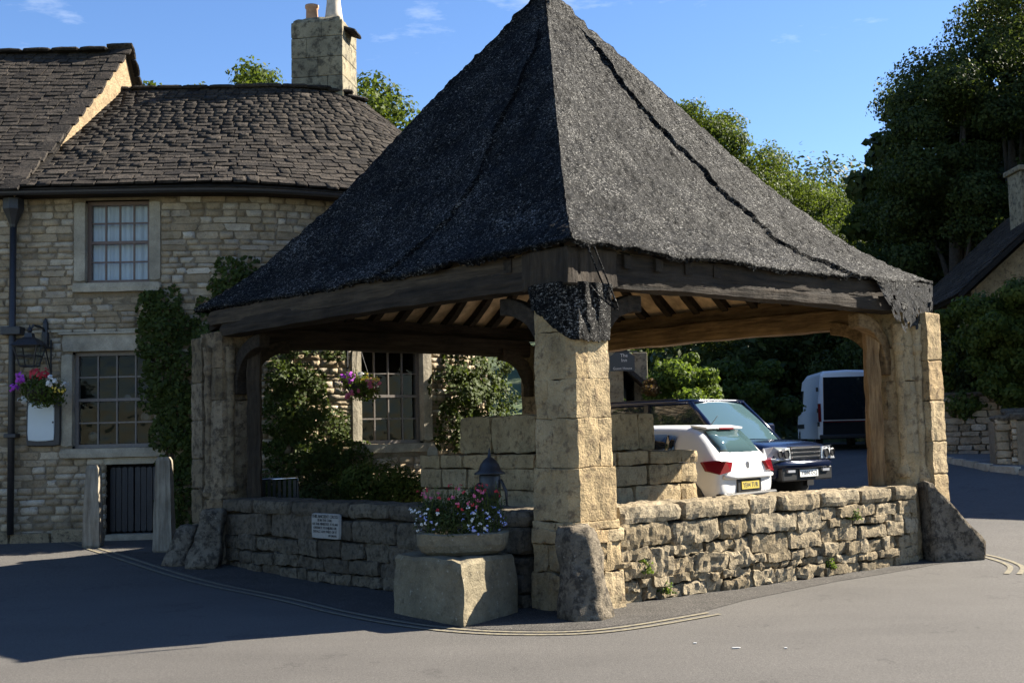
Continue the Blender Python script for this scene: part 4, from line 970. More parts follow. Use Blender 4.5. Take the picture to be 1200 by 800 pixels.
# gable wedge between the two roofs, back slope, ridge stones
def gx(v): return wp(uX0 + .5 * v).x
v = []; k = 14
for i in range(k + 1): t = i / k; a = roofP(uX0 + .5 * t, t, True); v.append((a.x - .02, a.y, a.z + .02)); v.append((a.x - .02, a.y, min(roofP(uX0 + .5 * t, t, False).z - .15, a.z - .02)))
for i in range(6): t = i / 6; v.append((gx(1) - .02, 21.1 + 2.2 * t, 8.74 - 2.2 * t)); v.append((gx(1) - .02, 21.1 + 2.2 * t, 6.2))
n = len(v) // 2; link('gable', mesh('gable', v, [(2 * i, 2 * i + 1, 2 * i + 3, 2 * i + 2) for i in range(n - 1)]), stone_mat('gable_render', [(.50, .37, .22), (.44, .33, .2)], dark=(.2, .14, .08), scale=6, bump=.02, fine=40), R2_)
b = MB(); b.add([(-13.5, 21.0, 8.72), (gx(1) + .05, 21.1, 8.72), (gx(1) + .05, 23.9, 5.6), (-13.5, 23.9, 5.6)], [(0, 1, 2, 3)]); b.build('back_slope', 'slate_bed', R2_)
for i in range(10):     # verge tiles on the far slope edge of the gable
    t = i / 10; o = link('verge_tile', rstone(.5, .34, .05, i, .12, .01, 9), 'slate', R2_); o.location = (gx(1) - .12, 21.2 + 2.3 * t, 8.78 - 2.35 * t); o.rotation_euler = (-.8, 0, 0)
for i in range(16):
    t = i / 15; a = roofP(uX0 + .5 * t + .0, t, True); o = link('verge_tile', rstone(.3, .30, .045, i + 30, .1, .01, 8), 'slate', R2_); o.location = (a.x - .06, a.y, a.z + .05); o.rotation_euler = (math.atan2(3.2, 3.4), 0, 0)
x = -12.
while x < gx(1) - .1: o = link('ridge_tile', rstone(.53, .32, .07, int(x * 10) % 50, .1, .010, 5), 'slate', R2_); o.location = (x, 21.08, 8.78); x += .51
u = uX0 + .6
while u < HU[-1] - .4:
    p = ridge(u); q = ridge(u + .3); 
    if (q - p).length < .05: u += .3; continue
    l = .46; m_ = p.lerp(q, .5); o = link('ridge_tile', rstone(l + .06, .32, .07, int(u * 10) % 50, .1, .010, 5), 'slate', R1); zz = roofP(u, 1).z; o.location = (m_.x, m_.y, zz + .035); o.rotation_euler = (0, 0, math.atan2(q.y - p.y, q.x - p.x)); u += l / max((q - p).length / .3, .3)
# --- chimney
CH = empty('chimney', (-3.45, 21.9, 7.4), None, None); CH['label'] = 'square stone chimney stack with two clay pots'; CH.parent = HS; CH.matrix_parent_inverse = pinv(HS)
cf = math.radians(-9); cc = Vector((-3.38, 21.85)); rc = lambda a, c: (cc.x + a * math.cos(cf) - c * math.sin(cf), cc.y + a * math.sin(cf) + c * math.cos(cf))
zc = 7.3
for i, (h, sp) in enumerate(((.36, .1), (.34, -.12), (.30, .2), (.36, .02), (.38, -.2), (.30, .1))):
    for (a0, a1) in ((-.49, sp), (sp, .49)):
        for (c0, c1) in ((-.46, 0.), (0., .46)):
            q = [rc(a0 + .004, c0 + .004), rc(a1 - .004, c0 + .004), rc(a1 - .004, c1 - .004), rc(a0 + .004, c1 - .004)]; link('block', prism(q, zc + .004, zc + h - .004, i * 5 + int(a0 * 10), .007, .1, 1, None, .012, 5, .003), 'chimney', CH)
    zc += h
link('cap', prism([rc(-.47, -.44), rc(.47, -.44), rc(.47, .44), rc(-.47, .44)], zc, zc + .10, 77, .02, .1, .85, None, .03, 5, .01), 'chimney', CH)
o = link('cap_slab', rstone(.42, .5, .06, 4, .1, .01, 9), 'slate', CH); p = rc(.50, -.1); o.location = (p[0], p[1], zc - .12); o.rotation_euler = (0, .35, cf)
b = MB(); p = rc(-.20, -.1); b.lathe([(.13, zc + .05), (.115, zc + .2), (.11, zc + .36), (.13, zc + .38), (.13, zc + .43), (.10, zc + .43)], (*p, 0), 16); b.build('chimney_pot', 'terracotta', CH, smooth=True)
b = MB(); p = rc(.22, -.1); b.lathe([(.19, zc + .05), (.16, zc + .2), (.13, zc + .45), (.12, zc + .7), (.15, zc + .74)], (*p, 0), 16); b.build('chimney_pot', 'palepot', CH, smooth=True)
# --- gutter, downpipe, string course
b = MB(); rings = []
for u in np.arange(2.0, HU[-1] - .2, .25):
    p = eave(u) + wn(u) * .03; n_ = wn(u); rings.append([Vector((p.x + n_.x * .055 * math.cos(t), p.y + n_.y * .055 * math.cos(t), 5.44 + .055 * math.sin(t))) for t in np.linspace(math.pi, 2 * math.pi, 7)])
b.loft(rings, False, False); o = b.build('gutter', 'iron', HS); o.modifiers.new('s', 'SOLIDIFY').thickness = .01
b = MB(); rings = []
for u in np.arange(2.0, HU[-1] - .2, .3):
    p = wp(u); n_ = wn(u); rings.append([Vector((p.x + n_.x * o_, p.y + n_.y * o_, z)) for o_, z in ((.0, 5.40), (.33, 5.44), (.33, 5.50), (.0, 5.62))])
b.loft(rings); b.build('soffit_board', 'oakdark', HS)
ud = uX(-7.46)
pp = wp(ud) + wn(ud) * .12
DP = empty('downpipe', (pp.x, pp.y, .5), None, None); DP['label'] = 'black downpipe with funnel shaped hopper'; DP.parent = HS; DP.matrix_parent_inverse = pinv(HS)
b = MB(); b.tube([(pp.x, pp.y, .38), (pp.x, pp.y, 5.1)], .05, 10); b.build('pipe', 'iron', DP, smooth=True)
b = MB(); b.lathe([(.05, 4.95), (.06, 5.0), (.11, 5.12), (.16, 5.22), (.16, 5.38), (.14, 5.38)], (pp.x, pp.y, 0), 8); b.build('hopper', 'iron', DP)
b = MB(); b.box(pp.x - .15, pp.x + .15, pp.y - .09, pp.y + .1, 3.33, 3.45); b.build('collar', 'iron', DP, bevel=.01); b = MB(); b.box(pp.x - .09, pp.x + .09, pp.y - .07, pp.y + .1, 1.8, 1.86); b.build('collar', 'iron', DP, bevel=.01)
for k in range(6): hbox(uX(-7.25) + k * .33, uX(-7.25) + k * .33 + .32, 3.36, 3.40, -.03, .05, 'string_course', 'trim', HS)
# dark plinth strip at the foot of the wall
u = 4.2
while u < dr[0] - .05: hbox(u, min(u + .6, dr[0] - .05), .1, .42 + .03 * math.sin(u * 7), -.02, .09, 'plinth_stone', 'wallstone', HS); u += .605
# ------------------------------------------------------------------ things on and by the pub wall
ul = uX(-7.12); lp = wp(ul) + wn(ul) * .34
LA = empty('wall_lantern', (lp.x, lp.y, 2.85), 'black four sided glazed lantern on an iron wall bracket left of the basket', 'lantern')
b = MB(); m_ = Matrix.Translation((lp.x, lp.y, 2.82))
def fr4(z, r): return [Vector((lp.x + r * a, lp.y + r * c, z)) for a, c in ((-1, -1), (1, -1), (1, 1), (-1, 1))]
for a, c in ((-1, -1), (1, -1), (1, 1), (-1, 1)): b.tube([(lp.x + a * .10, lp.y + c * .10, 2.84), (lp.x + a * .175, lp.y + c * .175, 3.14)], .012, 5)
for z, r in ((2.84, .10), (3.14, .178), (2.99, .14)):
    q = fr4(z, r)
    for i in range(4): b.tube([q[i], q[(i + 1) % 4]], .011, 5)
b.loft([fr4(3.14, .21), fr4(3.22, .13), fr4(3.27, .06), fr4(3.33, .05)]); b.lathe([(.025, 3.33), (.045, 3.37), (.02, 3.41), (.0, 3.47)], (lp.x, lp.y, 0), 8); b.build('lantern_frame', 'iron', LA)
q0, q1 = fr4(2.85, .095), fr4(3.13, .17)
for i in range(4): b = MB(); b.add([q0[i], q0[(i + 1) % 4], q1[(i + 1) % 4], q1[i]], [(0, 1, 2, 3)]); b.build('pane', 'pane', LA)
b = MB(); wl_ = wp(ul + .12); b.tube([(lp.x, lp.y, 3.36), (lp.x + .05, lp.y + .02, 3.45), (wl_.x, wl_.y - .12, 3.42), (wl_.x, wl_.y + .02, 3.3)], .018, 6); b.build('arm', 'iron', LA); b = MB(); b.lathe([(.05, 3.12), (.06, 3.3), (.04, 3.5), (.01, 3.58)], (wl_.x, wl_.y - .03, 0), 8); b.build('wall_finial', 'iron', LA)
def basket(u, z, rad, label, blooms, seed, out=.42):
    p = wp(u) + wn(u) * out; T = empty('hanging_basket', (p.x, p.y, z), label, 'hanging basket')
    b = MB(); b.lathe([(.04, z - .2), (.12, z - .17), (.19, z - .06), (.20, z)], (p.x, p.y, 0), 14); b.build('basket', 'soil', T)
    q = wp(u); b = MB(); b.tube([(q.x, q.y, z + .62), (p.x, p.y, z + .66)], .012, 6); b.build('arm', 'iron', T); b = MB(); b.tube([(q.x, q.y, z + .22), (q.x * .4 + p.x * .6, q.y * .4 + p.y * .6, z + .62)], .010, 6); b.build('brace', 'iron', T); b = MB(); b.tube([(q.x, q.y - .02, z + .15), (q.x, q.y - .02, z + .75)], .016, 6); b.build('wall_bar', 'iron', T)
    for a in (0, 2.1, 4.2): b = MB(); b.tube([(p.x, p.y, z + .65), (p.x + .19 * math.cos(a), p.y + .19 * math.sin(a), z)], .004, 4); b.build('chain', 'iron', T)
    bl = [(p.x, p.y, z - .02, rad, rad * .8, rad * .62), (p.x + .1, p.y - .05, z - .1, rad * .8, rad * .6, rad * .6), (p.x - .12, p.y, z + .06, rad * .6, rad * .5, rad * .5)]
    P, Q = blob_pts(bl, 1900, seed, .4); link('foliage', leaf_mesh(P, Q, .05, seed, 'foliage'), 'leaf', T)
    for k, (c, n_, dx, dz, s) in enumerate(blooms): flowers(T, [(p.x + dx, p.y - .1, z + dz, s, s * .8, s * .7)], [('petal_' + c, n_, .055, 0, 1)], seed + 9 * k)
    return T
basket(uX(-6.92), 2.50, .33, 'hanging basket with purple and red flowers beside the lantern over the notice board', [('purple', 9, -.2, .18, .12), ('purple', 5, -.36, .02, .06), ('red', 14, .0, .2, .13), ('white', 8, .25, .1, .14), ('yellow', 4, .28, -.0, .08), ('white', 4, -.25, -.15, .08)], 31)
basket(upx(406), 2.5, .30, 'hanging basket of pink, purple and yellow flowers left of the window seen through the cross', [('pink', 12, -.05, -.1, .16), ('purple', 10, -.16, .08, .12), ('yellow', 10, .2, .06, .12), ('white', 10, .1, .02, .2), ('pink', 8, .25, .0, .12)], 41)
un0, un1 = uX(-7.26), uX(-6.80)
NB = empty('notice_board', (wp(un0).x, wp(un0).y, 1.8), 'white faced notice board in a black frame under the flower basket', 'notice board')
hbox(un0, un1 + .05, 1.66, 2.36, .0, .10, 'frame', 'iron', NB); hbox(un0 + .035, un1 - .03, 1.74, 2.32, .101, .115, 'board', 'whiteboard', NB)
hbox(un1 - .06, un1 - .04, 2.0, 2.03, .115, .13, 'catch', 'iron', NB)
def post(x, y, h, w_, label, seed, mat='postwood'):
    z0 = g(x, y); me = prism([(x - w_, y - w_ * .8), (x + w_, y - w_ * .8), (x + w_, y + w_ * .8), (x - w_, y + w_ * .8)], z0 - .03, z0 + h, seed, .008, .06, .72, None, .05, 4, .004)
    o = link('bollard', me, mat); me.polygons.foreach_set('use_smooth', [False] * len(me.polygons)); return tag(o, label, 'bollard', 'tapered posts in front of the public house')
post(-6.07, 17.28, 1.16, .125, 'weathered tapered post left of the low black cellar door', 1); post(-4.88, 16.7, 1.30, .135, 'weathered post right of the cellar door, its lower half in shadow', 2)
post(-1.18, 17.3, 1.30, .1, 'pale round topped post seen behind the left low wall near the corner window', 3, 'trim')
# black bench-like box with a bright metal rail behind the shaded wall
bx0, by0 = -3.23, 16.4
BX = empty('metal_bench', (bx0, by0, g(bx0, by0)), 'small black metal bench with a bright top rail behind the shaded low wall', 'bench')
b = MB()
for k in range(7): b.box(bx0 - .22 + k * .07, bx0 - .18 + k * .07, by0 - .01, by0 + .02, .6, 1.12)
b.box(bx0 - .26, bx0 + .28, by0 - .02, by0 + .4, .55, .6); b.build('seat', 'plastic', BX)
b = MB(); b.tube([(bx0 - .30, by0, .95), (bx0 - .24, by0, 1.13), (bx0 + .26, by0, 1.15), (bx0 + .27, by0, 1.04)], .018, 8); b.build('rail', 'chrome', BX, smooth=True)
b = MB()
for a, c in ((-.24, 0), (.26, 0), (-.24, .36), (.26, .36)): b.tube([(bx0 + a, by0 + c, .15), (bx0 + a, by0 + c, 1.1 if c == 0 else .56)], .018, 6)
b.build('leg', 'plastic', BX)
# --- climbing plants and shrubs against the pub
def creeper(name, label, blobs, n, size, mat, seed, cat='climbing plant', th=.12):
    """blobs in facade space (u, z, ru, rz)"""
    u0 = blobs[0][0]; p = wp(u0) + wn(u0) * .1; T = empty(name, (p.x, p.y, g(p.x, p.y)), label, cat); rs = np.random.RandomState(seed); P = []; Q = []
    ar = np.array([b_[2] * b_[3] for b_ in blobs])
    for b_, c in zip(blobs, (n * ar / ar.sum()).astype(int)):
        a = rs.uniform(0, 2 * math.pi, c); r = rs.uniform(0, 1, c) ** .5 * (1 + .15 * np.sin(a * 5 + b_[0]))
        for aa, rr in zip(a, r):
            u = b_[0] + b_[2] * rr * math.cos(aa); z = b_[1] + b_[3] * rr * math.sin(aa)
            if z < .2: continue
            k = noise.noise(Vector((u * 3.2, z * 3.2, seed))); o_ = .05 + (th + (b_[4] if len(b_) > 4 else 0)) * max(0, 1 - rr * rr) ** .5 * (1 + k) * rs.uniform(.6, 1)
            if noise.noise(Vector((u * 5, z * 5, seed + 3))) > .34 and rr > .5: continue
            w_ = wp(u); n_ = wn(u); P.append((w_.x + n_.x * o_, w_.y + n_.y * o_, z)); Q.append((n_.x, n_.y, .5))
    link('foliage', leaf_mesh(np.array(P), np.array(Q), size, seed, 'foliage', .8), mat, T)
    b = MB(); rng = random.Random(seed)
    for bl in blobs[:5]:
        pts = []; z = .25; u = u0
        while z < bl[1] + bl[3] * .5: w_ = wp(u); n_ = wn(u); pts.append((w_.x + n_.x * .04, w_.y + n_.y * .04, z)); z += .3; u += (bl[0] - u) * .25 + rng.uniform(-.05, .05)
        if len(pts) > 1: b.tube(pts, [.022 * (1 - .7 * i / len(pts)) for i in range(len(pts))], 5)
    if b.v: b.build('stem', 'bark', T)
    return T
U = upx
creeper('climbing_plant', 'dark ivy mass climbing the pub wall between the left window and the left pillar', [(U(190), 3.4, .42, .6), (U(200), 2.7, .48, .8), (U(205), 1.9, .40, .8), (U(215), 1.1, .42, .8), (U(180), 3.7, .25, .3)], 5200, .075, 'ivy', 51, th=.15)
creeper('climbing_plant', 'ivy clump high on the pub wall beside the edge of the black roof', [(U(278), 4.1, .40, .38), (U(300), 3.75, .5, .5), (U(270), 3.6, .35, .5), (U(250), 3.2, .35, .7)], 3600, .075, 'ivy', 52, th=.25)
creeper('climbing_plant', 'climber on the pub wall seen between left pillar and hanging basket', [(U(335), 2.75, .40, .42), (U(350), 2.3, .45, .5), (U(330), 2.0, .4, .5), (U(360), 1.7, .7, .5), (U(350), 1.1, .8, .6), (U(400), 1.3, .5, .4), (U(385), 3.0, .25, .15)], 7000, .065, 'ivy', 53, th=.2)
creeper('climbing_plant', 'ivy right of the corner window, its right edge bright in the sun', [(U(540), 2.7, .55, .6), (U(520), 2.2, .4, .8), (U(560), 2.2, .6, .7), (U(550), 1.5, .6, .6), (U(578), 2.8, .4, .5)], 7000, .075, 'ivy', 54, th=.42)
for i, (px, y, z, r, n_, mt_, lb) in enumerate(((438, 18.0, 1.0, .6, 5200, 'leaf', 'sunlit bushy shrub below the corner window behind the shaded wall'), (478, 18.3, .9, .42, 2600, 'leafdark', 'dark shrub right of the sunlit shrub below the corner window'), (365, 17.6, .75, .5, 2600, 'leafdark', 'dark shrub near the black bench under the climber'))):
    x = (px - 600) / 1400 * y; plant('shrub', lb, 'shrub', (x, y, g(x, y)), [(x, y, z, r, r * .7, r * .62), (x + r * .5, y, z - .15, r * .6, r * .5, r * .5), (x - r * .5, y - .05, z - .1, r * .6, r * .5, r * .5)], n_, .06, mt_, 80 + i, 'shrubs along the pub wall')

# ------------------------------------------------------------------ vehicles (local frame: x forward, y left, z up; rear bumper at x = 0)
def vehicle(name, label, cat, origin, fwd, gz):
    f = Vector(fwd).normalized(); o = empty(name, (origin[0], origin[1], gz), label, cat, None, math.atan2(f.y, f.x)); return o
def vb(b, T, name, mat, parent=None, smooth=False, bevel=0, sub=0, label=None):
    me = mesh(name, b.v, b.f); finish(me)
    if smooth: me.polygons.foreach_set('use_smooth', [True] * len(me.polygons))
    o = bpy.data.objects.new(name, me); COL.objects.link(o); me.materials.append(M[mat]); o.parent = parent or T
    if bevel: q = o.modifiers.new('b', 'BEVEL'); q.width = bevel; q.segments = 2; q.limit_method = 'ANGLE'
    if sub: q = o.modifiers.new('s', 'SUBSURF'); q.levels = sub; q.render_levels = sub
    if label: o['label'] = label
    return o
def body_loft(st, sub=2):
    """stations: (x, half width, z bottom, z belt, crown)"""
    b = MB(); rings = []
    for x, w_, zb, zt, cr_ in st:
        zm = (zb + zt) / 2
        half = [(0, zb), (w_ * .7, zb), (w_ * .93, zb + .02), (w_ * .99, zb + .12), (w_, zm), (w_ * .985, zt - .12), (w_ * .95, zt - .02), (w_ * .86, zt), (w_ * .4, zt + cr_)]
        rings.append([Vector((x, -y, z)) for y, z in half] + [Vector((x, 0, zt + cr_))] + [Vector((x, y, z)) for y, z in half[::-1][:-1]])
    b.loft(rings); return b
def quadpatch(b, c, off=0.): b.add([Vector(p) for p in c], [(0, 1, 2, 3)])
def wheel(T, x, y, r, wd=.2, name='wheel'):
    s = 1 if y > 0 else -1; b = MB(); prof = [(r * .62, -wd / 2), (r * .93, -wd / 2), (r, -wd * .3), (r, wd * .3), (r * .93, wd / 2), (r * .62, wd / 2)]
    b.loft([[Vector((x + a * math.cos(t), y + o_, r + a * math.sin(t))) for t in np.linspace(0, 2 * math.pi, 25)[:-1]] for a, o_ in prof]); W_ = vb(b, T, name, 'rubber', smooth=True)
    b = MB(); b.loft([[Vector((x + a * math.cos(t), y + s * o_, r + a * math.sin(t))) for t in np.linspace(0, 2 * math.pi, 21)[:-1]] for a, o_ in ((r * .64, wd * .5), (r * .6, wd * .42), (.05, wd * .4))])
    for k in range(7):
        t = k * 2 * math.pi / 7; d = Vector((math.cos(t), 0, math.sin(t))); e = Vector((-math.sin(t), 0, math.cos(t))); c = Vector((x, y + s * wd * .46, r))
        b.add([c + d * .04 + e * .03, c + d * r * .62 + e * .02, c + d * r * .62 - e * .02, c + d * .04 - e * .03], [(0, 1, 2, 3)])
    vb(b, T, 'rim', 'alloy', W_); return W_
def greenhouse(T, base, top, glassmats, paint, zt_crown=.04, pil=.05):
    """base/top: (x_rear, x_front, half width, z).  builds glass sides, pillars and roof panel"""
    bx0_, bx1_, bw, bz = base; tx0, tx1, tw, tz_ = top
    B4 = [Vector((bx0_, -bw * .9, bz)), Vector((bx1_, -bw * .88, bz)), Vector((bx1_, bw * .88, bz)), Vector((bx0_, bw * .9, bz))]
    T4 = [Vector((tx0, -tw * .92, tz_)), Vector((tx1, -tw * .92, tz_)), Vector((tx1, tw * .92, tz_)), Vector((tx0, tw * .92, tz_))]
    nm = ['side_glass', 'windscreen', 'side_glass', 'rear_window']
    for i in range(4):
        j = (i + 1) % 4; a, c, d, e = B4[i], B4[j], T4[j], T4[i]; b = MB(); n = 6; v = []
        out = (c - a).cross(e - a).normalized()
        for r in range(5):
            for k in range(n + 1): p = a.lerp(c, k / n).lerp(e.lerp(d, k / n), r / 4); bl_ = .05 if i in (1, 3) else .03; v.append(p + out * bl_ * (1 - (2 * k / n - 1) ** 2) * (1 if i in (1, 3) else .3) + out * .02 * math.sin(math.pi * r / 4))
        b.add(v, [(r * (n + 1) + k, r * (n + 1) + k + 1, (r + 1) * (n + 1) + k + 1, (r + 1) * (n + 1) + k) for r in range(4) for k in range(n)])
        vb(b, T, nm[i], glassmats[i], smooth=True)
    for i in range(4):
        b = MB(); b.tube([B4[i] + Vector((0, 0, -.04)), B4[i].lerp(T4[i], .5) * 1. , T4[i] + Vector((0, 0, .01))], [pil * 1.25, pil, pil], 8); vb(b, T, 'pillar', paint, smooth=True)
    # roof skin
    b = MB(); n = 8; m_ = 6; v = []
    for i in range(n + 1):
        x = tx0 - .05 + (tx1 - tx0 + .10) * i / n; e_ = 1 - abs(2 * i / n - 1) ** 4
        for k in range(m_ + 1): y = (2 * k / m_ - 1); v.append((x, y * (tw * .97) * (1 - .03 * (1 - e_)), tz_ + .01 + zt_crown * (1 - y ** 4) * (.35 + .65 * e_)))
    nb = len(v); f = [(i * (m_ + 1) + k, (i + 1) * (m_ + 1) + k, (i + 1) * (m_ + 1) + k + 1, i * (m_ + 1) + k + 1) for i in range(n) for k in range(m_)]
    b.add(v, f); o = vb(b, T, 'roof', paint, smooth=True); s = o.modifiers.new('s', 'SOLIDIFY'); s.thickness = .075; s.offset = 0
    return B4, T4
def plate(T, x, z, front, s, mat, w_=.52, h=.115):
    d = 1 if front else -1; b = MB(); b.box(min(x, x + d * .012), max(x, x + d * .012), -w_ / 2, w_ / 2, z - h / 2, z + h / 2); o = vb(b, T, 'number_plate', mat)
    cu = bpy.data.curves.new('lettering', 'FONT'); cu.body = s; cu.size = .105; cu.extrude = .001; cu.align_x = 'CENTER'; cu.align_y = 'CENTER'; cu.resolution_u = 1
    t = bpy.data.objects.new('lettering', cu); COL.objects.link(t); me = bpy.data.meshes.new_from_object(t.evaluated_get(bpy.context.evaluated_depsgraph_get())); bpy.data.objects.remove(t)
    me.materials.clear(); me.materials.append(M['lettering']); q = bpy.data.objects.new('lettering', me); COL.objects.link(q); q.parent = o
    q.matrix_basis = Matrix(((0, 0, d, x + d * .014), (d, 0, 0, 0), (0, 1, 0, z), (0, 0, 0, 1))); return o
def surf(T, name, mat, pts, th=.02, bevel=0, parent=None, smooth=False):
    """thin shaped panel from an outline (list of 3D points, planar-ish), thickness along its normal"""
    P = [Vector(p) for p in pts]; n_ = Vector((0, 0, 0))
    for i in range(len(P)): n_ += P[i].cross(P[(i + 1) % len(P)])
    n_.normalize(); b = MB(); b.loft([[p - n_ * th / 2 for p in P], [p + n_ * th / 2 for p in P]]); return vb(b, T, name, mat, parent, smooth, bevel)
# white hatchback, its tail towards the camera
hf = Vector((-.76, .65)).normalized(); hl = Vector((-hf.y, hf.x)); hc = Vector((3.0, 17.6)) - hl * .86
HB = vehicle('hatchback', 'small white hatchback parked tail first behind the sunny low wall', 'car', (hc.x, hc.y), hf, g(hc.x, hc.y) + .0)
b = MB(); rings = []
for x, w_, zb, be, t_, zt in ((.02, .70, .47, .80, .55, .84), (.06, .80, .38, .90, .64, .95), (.17, .85, .33, .95, .68, 1.07), (.34, .86, .31, .96, .665, 1.27), (.50, .865, .30, .96, .65, 1.41), (.62, .868, .30, .96, .65, 1.455), (1.1, .873, .29, .95, .665, 1.475), (1.8, .875, .28, .94, .68, 1.485), (2.4, .875, .28, .93, .67, 1.45), (2.75, .872, .28, .92, .66, 1.33), (3.2, .868, .29, .90, .70, 1.02), (3.4, .86, .29, .88, .70, .94), (3.75, .82, .31, .80, .62, .84), (3.98, .70, .36, .68, .5, .70)):
    h_ = [(0, zb), (w_ * .8, zb), (w_ * .96, zb + .05), (w_, zb + .18), (w_ * 1.0, (zb + be) / 2 + .08), (w_ * .975, be), (t_ + (w_ * .975 - t_) * .12, zt - (zt - be) * .14), (t_ * .86, zt), (t_ * .45, zt + .015)]
    rings.append([Vector((x, -y, z)) for y, z in h_] + [Vector((x, 0, zt + .02))] + [Vector((x, y, z)) for y, z in h_[::-1][:-1]])
b.loft(rings); vb(b, HB, 'body', 'whitepaint', smooth=True, sub=2)
def panel(T, name, mat, rows, off):
    """curved glass panel through rows of points"""
    b = MB(); v = [Vector(p) for r_ in rows for p in r_]; n = len(rows[0]); f = [(i * n + k, i * n + k + 1, (i + 1) * n + k + 1, (i + 1) * n + k) for i in range(len(rows) - 1) for k in range(n - 1)]
    b.add(v, f); o = vb(b, T, name, mat, smooth=True); q = o.modifiers.new('s', 'SOLIDIFY'); q.thickness = off; q.offset = 0; return o
panel(HB, 'rear_window', 'carglass_blue', [[(.135 + .02 * (k / 4) ** 2 * 4 * .25, y, 1.03) for k, y in ((-4, -.60), (-2, -.32), (0, 0), (2, .32), (4, .60))], [(.285, -.57, 1.22), (.262, -.3, 1.225), (.255, 0, 1.23), (.262, .3, 1.225), (.285, .57, 1.22)], [(.44, -.52, 1.385), (.42, -.28, 1.39), (.415, 0, 1.395), (.42, .28, 1.39), (.44, .52, 1.385)]], .02)
for s in (-1, 1):
    sidep = lambda x, z: (x, s * (.890 - (z - .95) / .42 * .175), z)
    panel(HB, 'side_glass', 'carglass', [[sidep(x, z) for z in (.985, 1.16, 1.34)] for x in (.98, 1.3, 1.62)], .03)
    panel(HB, 'side_glass', 'carglass', [[sidep(x, z) for z in (.98, 1.16, 1.35)] for x in (1.68, 2.1, 2.5)], .03)
    panel(HB, 'side_glass', 'carglass', [[sidep(.80, 1.10), sidep(.82, 1.2), sidep(.80, 1.31)], [sidep(.96, .99), sidep(.96, 1.16), sidep(.96, 1.335)]], .03)
for s in (-1, 1):
    # tail lamp wrapping the corner
    surf(HB, 'tail_lamp', 'redlamp', [(.03, s * .46, .91), (.02, s * .66, .93), (.10, s * .85, .95), (.30, s * .905, .93), (.22, s * .90, .79), (.05, s * .80, .74), (.01, s * .56, .77)], .07, .012)
    wheel(HB, .66, s * .77, .31); wheel(HB, 3.25, s * .77, .31)
    b = MB(); pr_ = [Vector((.66 + .385 * math.cos(t), s * .885, .31 + .385 * math.sin(t))) for t in np.linspace(-.1, math.pi + .1, 15)]; b.loft([pr_, [p + Vector((0, -s * .2, 0)) for p in pr_]], True); vb(b, HB, 'wheel_arch', 'plastic')
surf(HB, 'spoiler', 'whitepaint', [(.40, -.54, 1.425), (.37, 0, 1.435), (.40, .54, 1.425), (.66, .58, 1.465), (.66, -.58, 1.465)], .035, .012)
b = MB(); b.box(.365, .38, -.2, .2, 1.41, 1.43); vb(b, HB, 'brake_lamp', 'redlamp')
b = MB(); b.tube([(.11, -.02, 1.0), (.17, .1, 1.02), (.25, .34, 1.08)], .012, 6); b.lathe([(.03, .96), (.03, 1.0)], (.13, -.02, 0), 8); vb(b, HB, 'rear_wiper', 'plastic')
b = MB(); b.tube([(.68, .0, 1.44), (.52, .0, 1.62)], [.008, .004], 6); vb(b, HB, 'aerial', 'plastic')
b = MB(); b.loft([[Vector((x, .055 * math.cos(t), .86 + .06 * math.sin(t))) for t in np.linspace(0, 2 * math.pi, 15)[:-1]] for x in (.06, .025)]); vb(b, HB, 'badge', 'alloy', bevel=.004)
b = MB(); b.box(.0, .05, -.36, .36, .46, .66); vb(b, HB, 'plate_recess', 'plastic', bevel=.02)
plate(HB, 0., .56, False, 'YE04 TUR', 'yellowplate')
b = MB(); b.box(-.03, .14, -.80, .80, .34, .46); vb(b, HB, 'bumper_insert', 'plastic', bevel=.03)
b = MB(); b.tube([(.025, -.72, .70), (-.01, -.4, .69), (-.02, 0, .69), (-.01, .4, .69), (.025, .72, .70)], .035, 8); vb(b, HB, 'bumper', 'whitepaint', smooth=True)
b = MB(); b.box(.0, .04, -.86, -.83, .5, .51); 
for s in (-1, 1):
    b = MB(); b.lathe([(.05, 0.), (.08, .04), (.085, .1), (.05, .14)], (2.75, s * .98, .98), 10); vb(b, HB, 'door_mirror', 'whitepaint', smooth=True)
# navy four wheel drive, nose towards the camera
sf = Vector((.68, -.73)).normalized(); sc0 = Vector((4.79, 19.85)); sr = sc0 - sf * 4.75
SV = vehicle('four_wheel_drive_car', 'dark navy boxy four wheel drive car parked nose first beyond the white hatchback', 'car', (sr.x, sr.y), sf, g(4.0, 21))
b = body_loft([(0.03, .86, .5, 1.15, .0), (.10, .93, .45, 1.18, .0), (1.2, .96, .42, 1.16, .0), (2.6, .96, .40, 1.14, .01), (3.4, .96, .40, 1.13, .015), (4.0, .955, .42, 1.12, .03), (4.45, .94, .45, 1.08, .035), (4.68, .90, .48, 1.02, .02), (4.75, .84, .52, .92, .01)])
vb(b, SV, 'body', 'navypaint', smooth=True, sub=1)
greenhouse(SV, (.12, 3.72, .93, 1.12), (.28, 2.98, .80, 1.80), ['carglass', 'carglass_blue', 'carglass', 'carglass'], 'navypaint', .035, .05)
